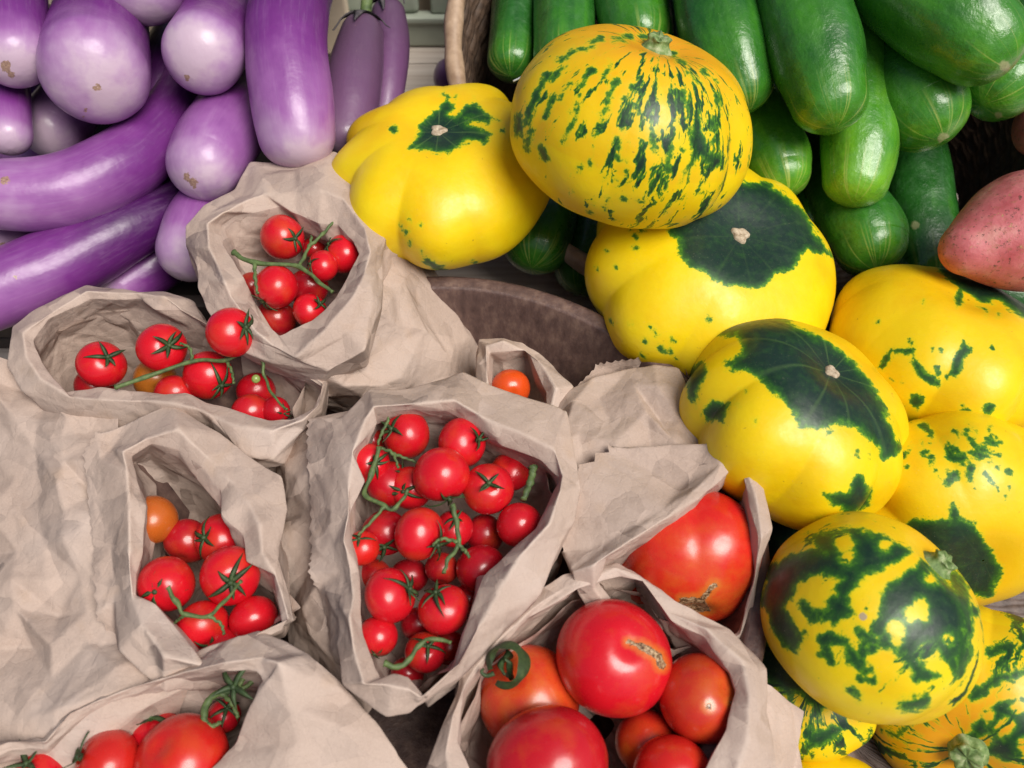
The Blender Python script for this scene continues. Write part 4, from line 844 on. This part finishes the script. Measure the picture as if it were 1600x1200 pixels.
def floorweave(cx, cy, rx, ry, z, pitch, amp):
    nx, ny = int(rx*2/.25), int(ry*2/(pitch/5)); x = np.linspace(-1, 1, nx); y = np.linspace(-1, 1, ny); Xg, Yg = np.meshgrid(x, y)
    Yw = Yg*ry; row = np.floor(Yw/pitch)
    z_ = z+amp*np.abs(np.sin(math.pi*Yw/pitch))**.7+amp*.5*np.sin(Xg*rx*math.pi/1.3+row*math.pi)
    sq = np.sqrt(1-.5*Yg**2), np.sqrt(1-.5*Xg**2)
    return np.stack([cx+Xg*sq[0]*rx, cy+Yg*sq[1]*ry, z_], -1).reshape(-1, 3), gridfaces(ny, nx, False)
v, f = floorweave(17, 25, 17.2, 13.4, .8, .6, .1); mesh('woven_floor', v, f, M['wicker'], bk1)
bk2 = thing('wicker_basket', 'shallow grey brown ribbed wicker basket under the yellow squashes', 'basket', 'wicker baskets')
zt2 = lambda x, y: 2.0+0*x
v, f = wicker_wall(30, -6, 16.6, 18, .4, zt2, .10); mesh('woven_wall', v, f, M['wicker2'], bk2)
P = np.stack([30+16.7*np.cos(th), -6+18.1*np.sin(th), 2.1+0*th], 1); P = np.concatenate([P, P[:1]])
v, f = tubemesh(P, np.full(181, .5), 12, caps=False); mesh('rim', v, f, M['wicker2'], bk2)
v, f = floorweave(30, -6, 15.6, 17, .9, .42, .09); mesh('woven_floor', v, f, M['wicker2'], bk2)
# support crate added under the eggplants, dark so the gaps read as shade
cr1 = thing('filler_crate', 'added dark crate that keeps the gaps under the heap of eggplants dark', 'crate')
x0, x1, y0, y1 = -44, -10, 9, 34
v, f = box((x0, y0, .2), (x1, y1, 1.4), .1); mesh('floor_board', v, f, M['gapshade'], cr1)
for lo, hi in [((x0, y0, 1.5), (x1, y0+1, 5)), ((x0, y1-1, 1.5), (x1, y1, 5)), ((x0, y0+1.05, 1.5), (x0+1, y1-1.05, 5)), ((x1-1, y0+1.05, 1.5), (x1, y1-1.05, 5))]:
    v, f = box(lo, hi, .1); mesh('side_board', v, f, M['gapshade'], cr1)
# pale green plastic tray far behind
tr = thing('plastic_tray', 'pale grey green plastic tray at the back of the table', 'tray')
Yb = 41.0
v, f = box((-13.2, Yb, .15), (34, Yb+1.2, 3.0), .25, 3); mesh('lower_band', v, f, M['crate'], tr)
xg = -7.9
v, f = box((-26, Yb+.5, 3.05), (xg, Yb+1.3, 14), .55, 4); mesh('upper_panel', v, f, M['crate'], tr)
v, f = box((xg+1.0, Yb+.5, 3.05), (34, Yb+1.3, 14), .3, 4); mesh('upper_panel', v, f, M['crate'], tr)
v, f = box((-26, Yb-.35, 2.7), (34, Yb-.02, 3.25), .12, 3); mesh('ledge', v, f, M['crate'], tr)
v, f = box((-40, 39.3, .15), (-13.6, 40.6, 12), .2); tag(mesh('wooden_board', v, f, M['board'], None, smooth=False), 'pale wooden board standing behind the eggplants', 'board')
v, f = box((-40, 44, .15), (40, 45.5, 16), .2); tag(mesh('wooden_board', v, f, M['board'], None, smooth=False), 'light brown board seen through the slot of the green tray', 'board')
pl = []
for i in range(9):
    v, f = box((-75, -45+i*14+.06, -2.5), (75, -45+i*14+13.94, 0), .12); pl.append((v, f))
v, f = join(pl); tag(mesh('table', v, f, M['table'], None, smooth=False), None, None, None, 'structure')
v, f = box((-400, -400, -80), (400, 400, -76), 0); tag(mesh('ground', v, f, mat_simple('pavement', [(.3, (.16, .16, .16)), (.7, (.24, .23, .22))], .3, .8), None, smooth=False), None, None, None, 'structure')
# thin clear thread by the speckled squash
P = [W(802, 127, 56), W(818, 118, 55.6), W(828, 103, 55.3), W(838, 92, 55), W(850, 80, 54.6)]
s_ = NT('white_thread'); s_.fin((.75, .78, .80), .3)
v, f = tubemesh(smoothpath(P, 24), np.full(24, .06), 8); tag(mesh('plastic_thread', v, f, s_.m), 'thin white plastic thread curling beside the speckled squash', 'thread')
# ================================================================== light, camera, metres
SUN_EL, SUN_AZ = 60.0, 128.0         # azimuth clockwise from +Y; light comes from the open side, right behind the viewer
w = bpy.data.worlds.new('World'); scene.world = w; w.use_nodes = True; nt = w.node_tree; nt.nodes.clear()
sky = nt.nodes.new('ShaderNodeTexSky'); sky.sky_type = 'NISHITA'; sky.sun_disc = False
sky.sun_elevation = math.radians(SUN_EL); sky.sun_rotation = math.radians(SUN_AZ); sky.dust_density = 4; sky.air_density = 1; sky.ozone_density = 1
bg = nt.nodes.new('ShaderNodeBackground'); bg.inputs[1].default_value = .06; ou = nt.nodes.new('ShaderNodeOutputWorld')
nt.links.new(sky.outputs[0], bg.inputs[0]); nt.links.new(bg.outputs[0], ou.inputs[0])
sl = bpy.data.lights.new('sun', 'SUN'); sl.energy = 3.4; sl.angle = math.radians(34); sl.color = (1, .96, .90)
so = bpy.data.objects.new('sun', sl); COL.objects.link(so)
e, a = math.radians(SUN_EL), math.radians(SUN_AZ)
sd = Vector((math.sin(a)*math.cos(e), math.cos(a)*math.cos(e), math.sin(e)))
so.rotation_euler = sd.to_track_quat('Z', 'Y').to_euler()
# origins at the base of each thing, centimetres -> metres
roots = [o for o in scene.objects if o.parent is None and (o.type == 'EMPTY' or o.type == 'MESH')]
def desc(o):
    r = [o]
    for c in o.children: r += desc(c)
    return r
for r in roots:
    ms = [o for o in desc(r) if o.type == 'MESH']
    mn_ = np.full(3, 1e9); mx_ = np.full(3, -1e9)
    for o in ms:
        co = np.empty(len(o.data.vertices)*3, np.float32); o.data.vertices.foreach_get('co', co); co = co.reshape(-1, 3)
        mn_ = np.minimum(mn_, co.min(0)); mx_ = np.maximum(mx_, co.max(0))
    base = Vector(((mn_[0]+mx_[0])/2, (mn_[1]+mx_[1])/2, mn_[2]))
    for o in ms: o.data.transform(Matrix.Scale(.01, 4) @ Matrix.Translation(-base))
    r.location = base*.01
cam = bpy.data.cameras.new('camera'); co_ = bpy.data.objects.new('camera', cam); COL.objects.link(co_)
co_.location = Vector(CAM)*.01; co_.rotation_euler = (math.pi/2-PITCH, 0, 0)
cam.sensor_width = 36; cam.lens = F/1600*36; cam.clip_start = .01; cam.clip_end = 100
cam.dof.use_dof = True; cam.dof.focus_distance = .50; cam.dof.aperture_fstop = 9
scene.camera = co_
scene.view_settings.view_transform = 'Standard'; scene.view_settings.look = 'None'; scene.view_settings.gamma = 1
scene.view_settings.use_curve_mapping = False; scene.view_settings.exposure = 0.15
scene.render.resolution_x = 1024; scene.render.resolution_y = 768
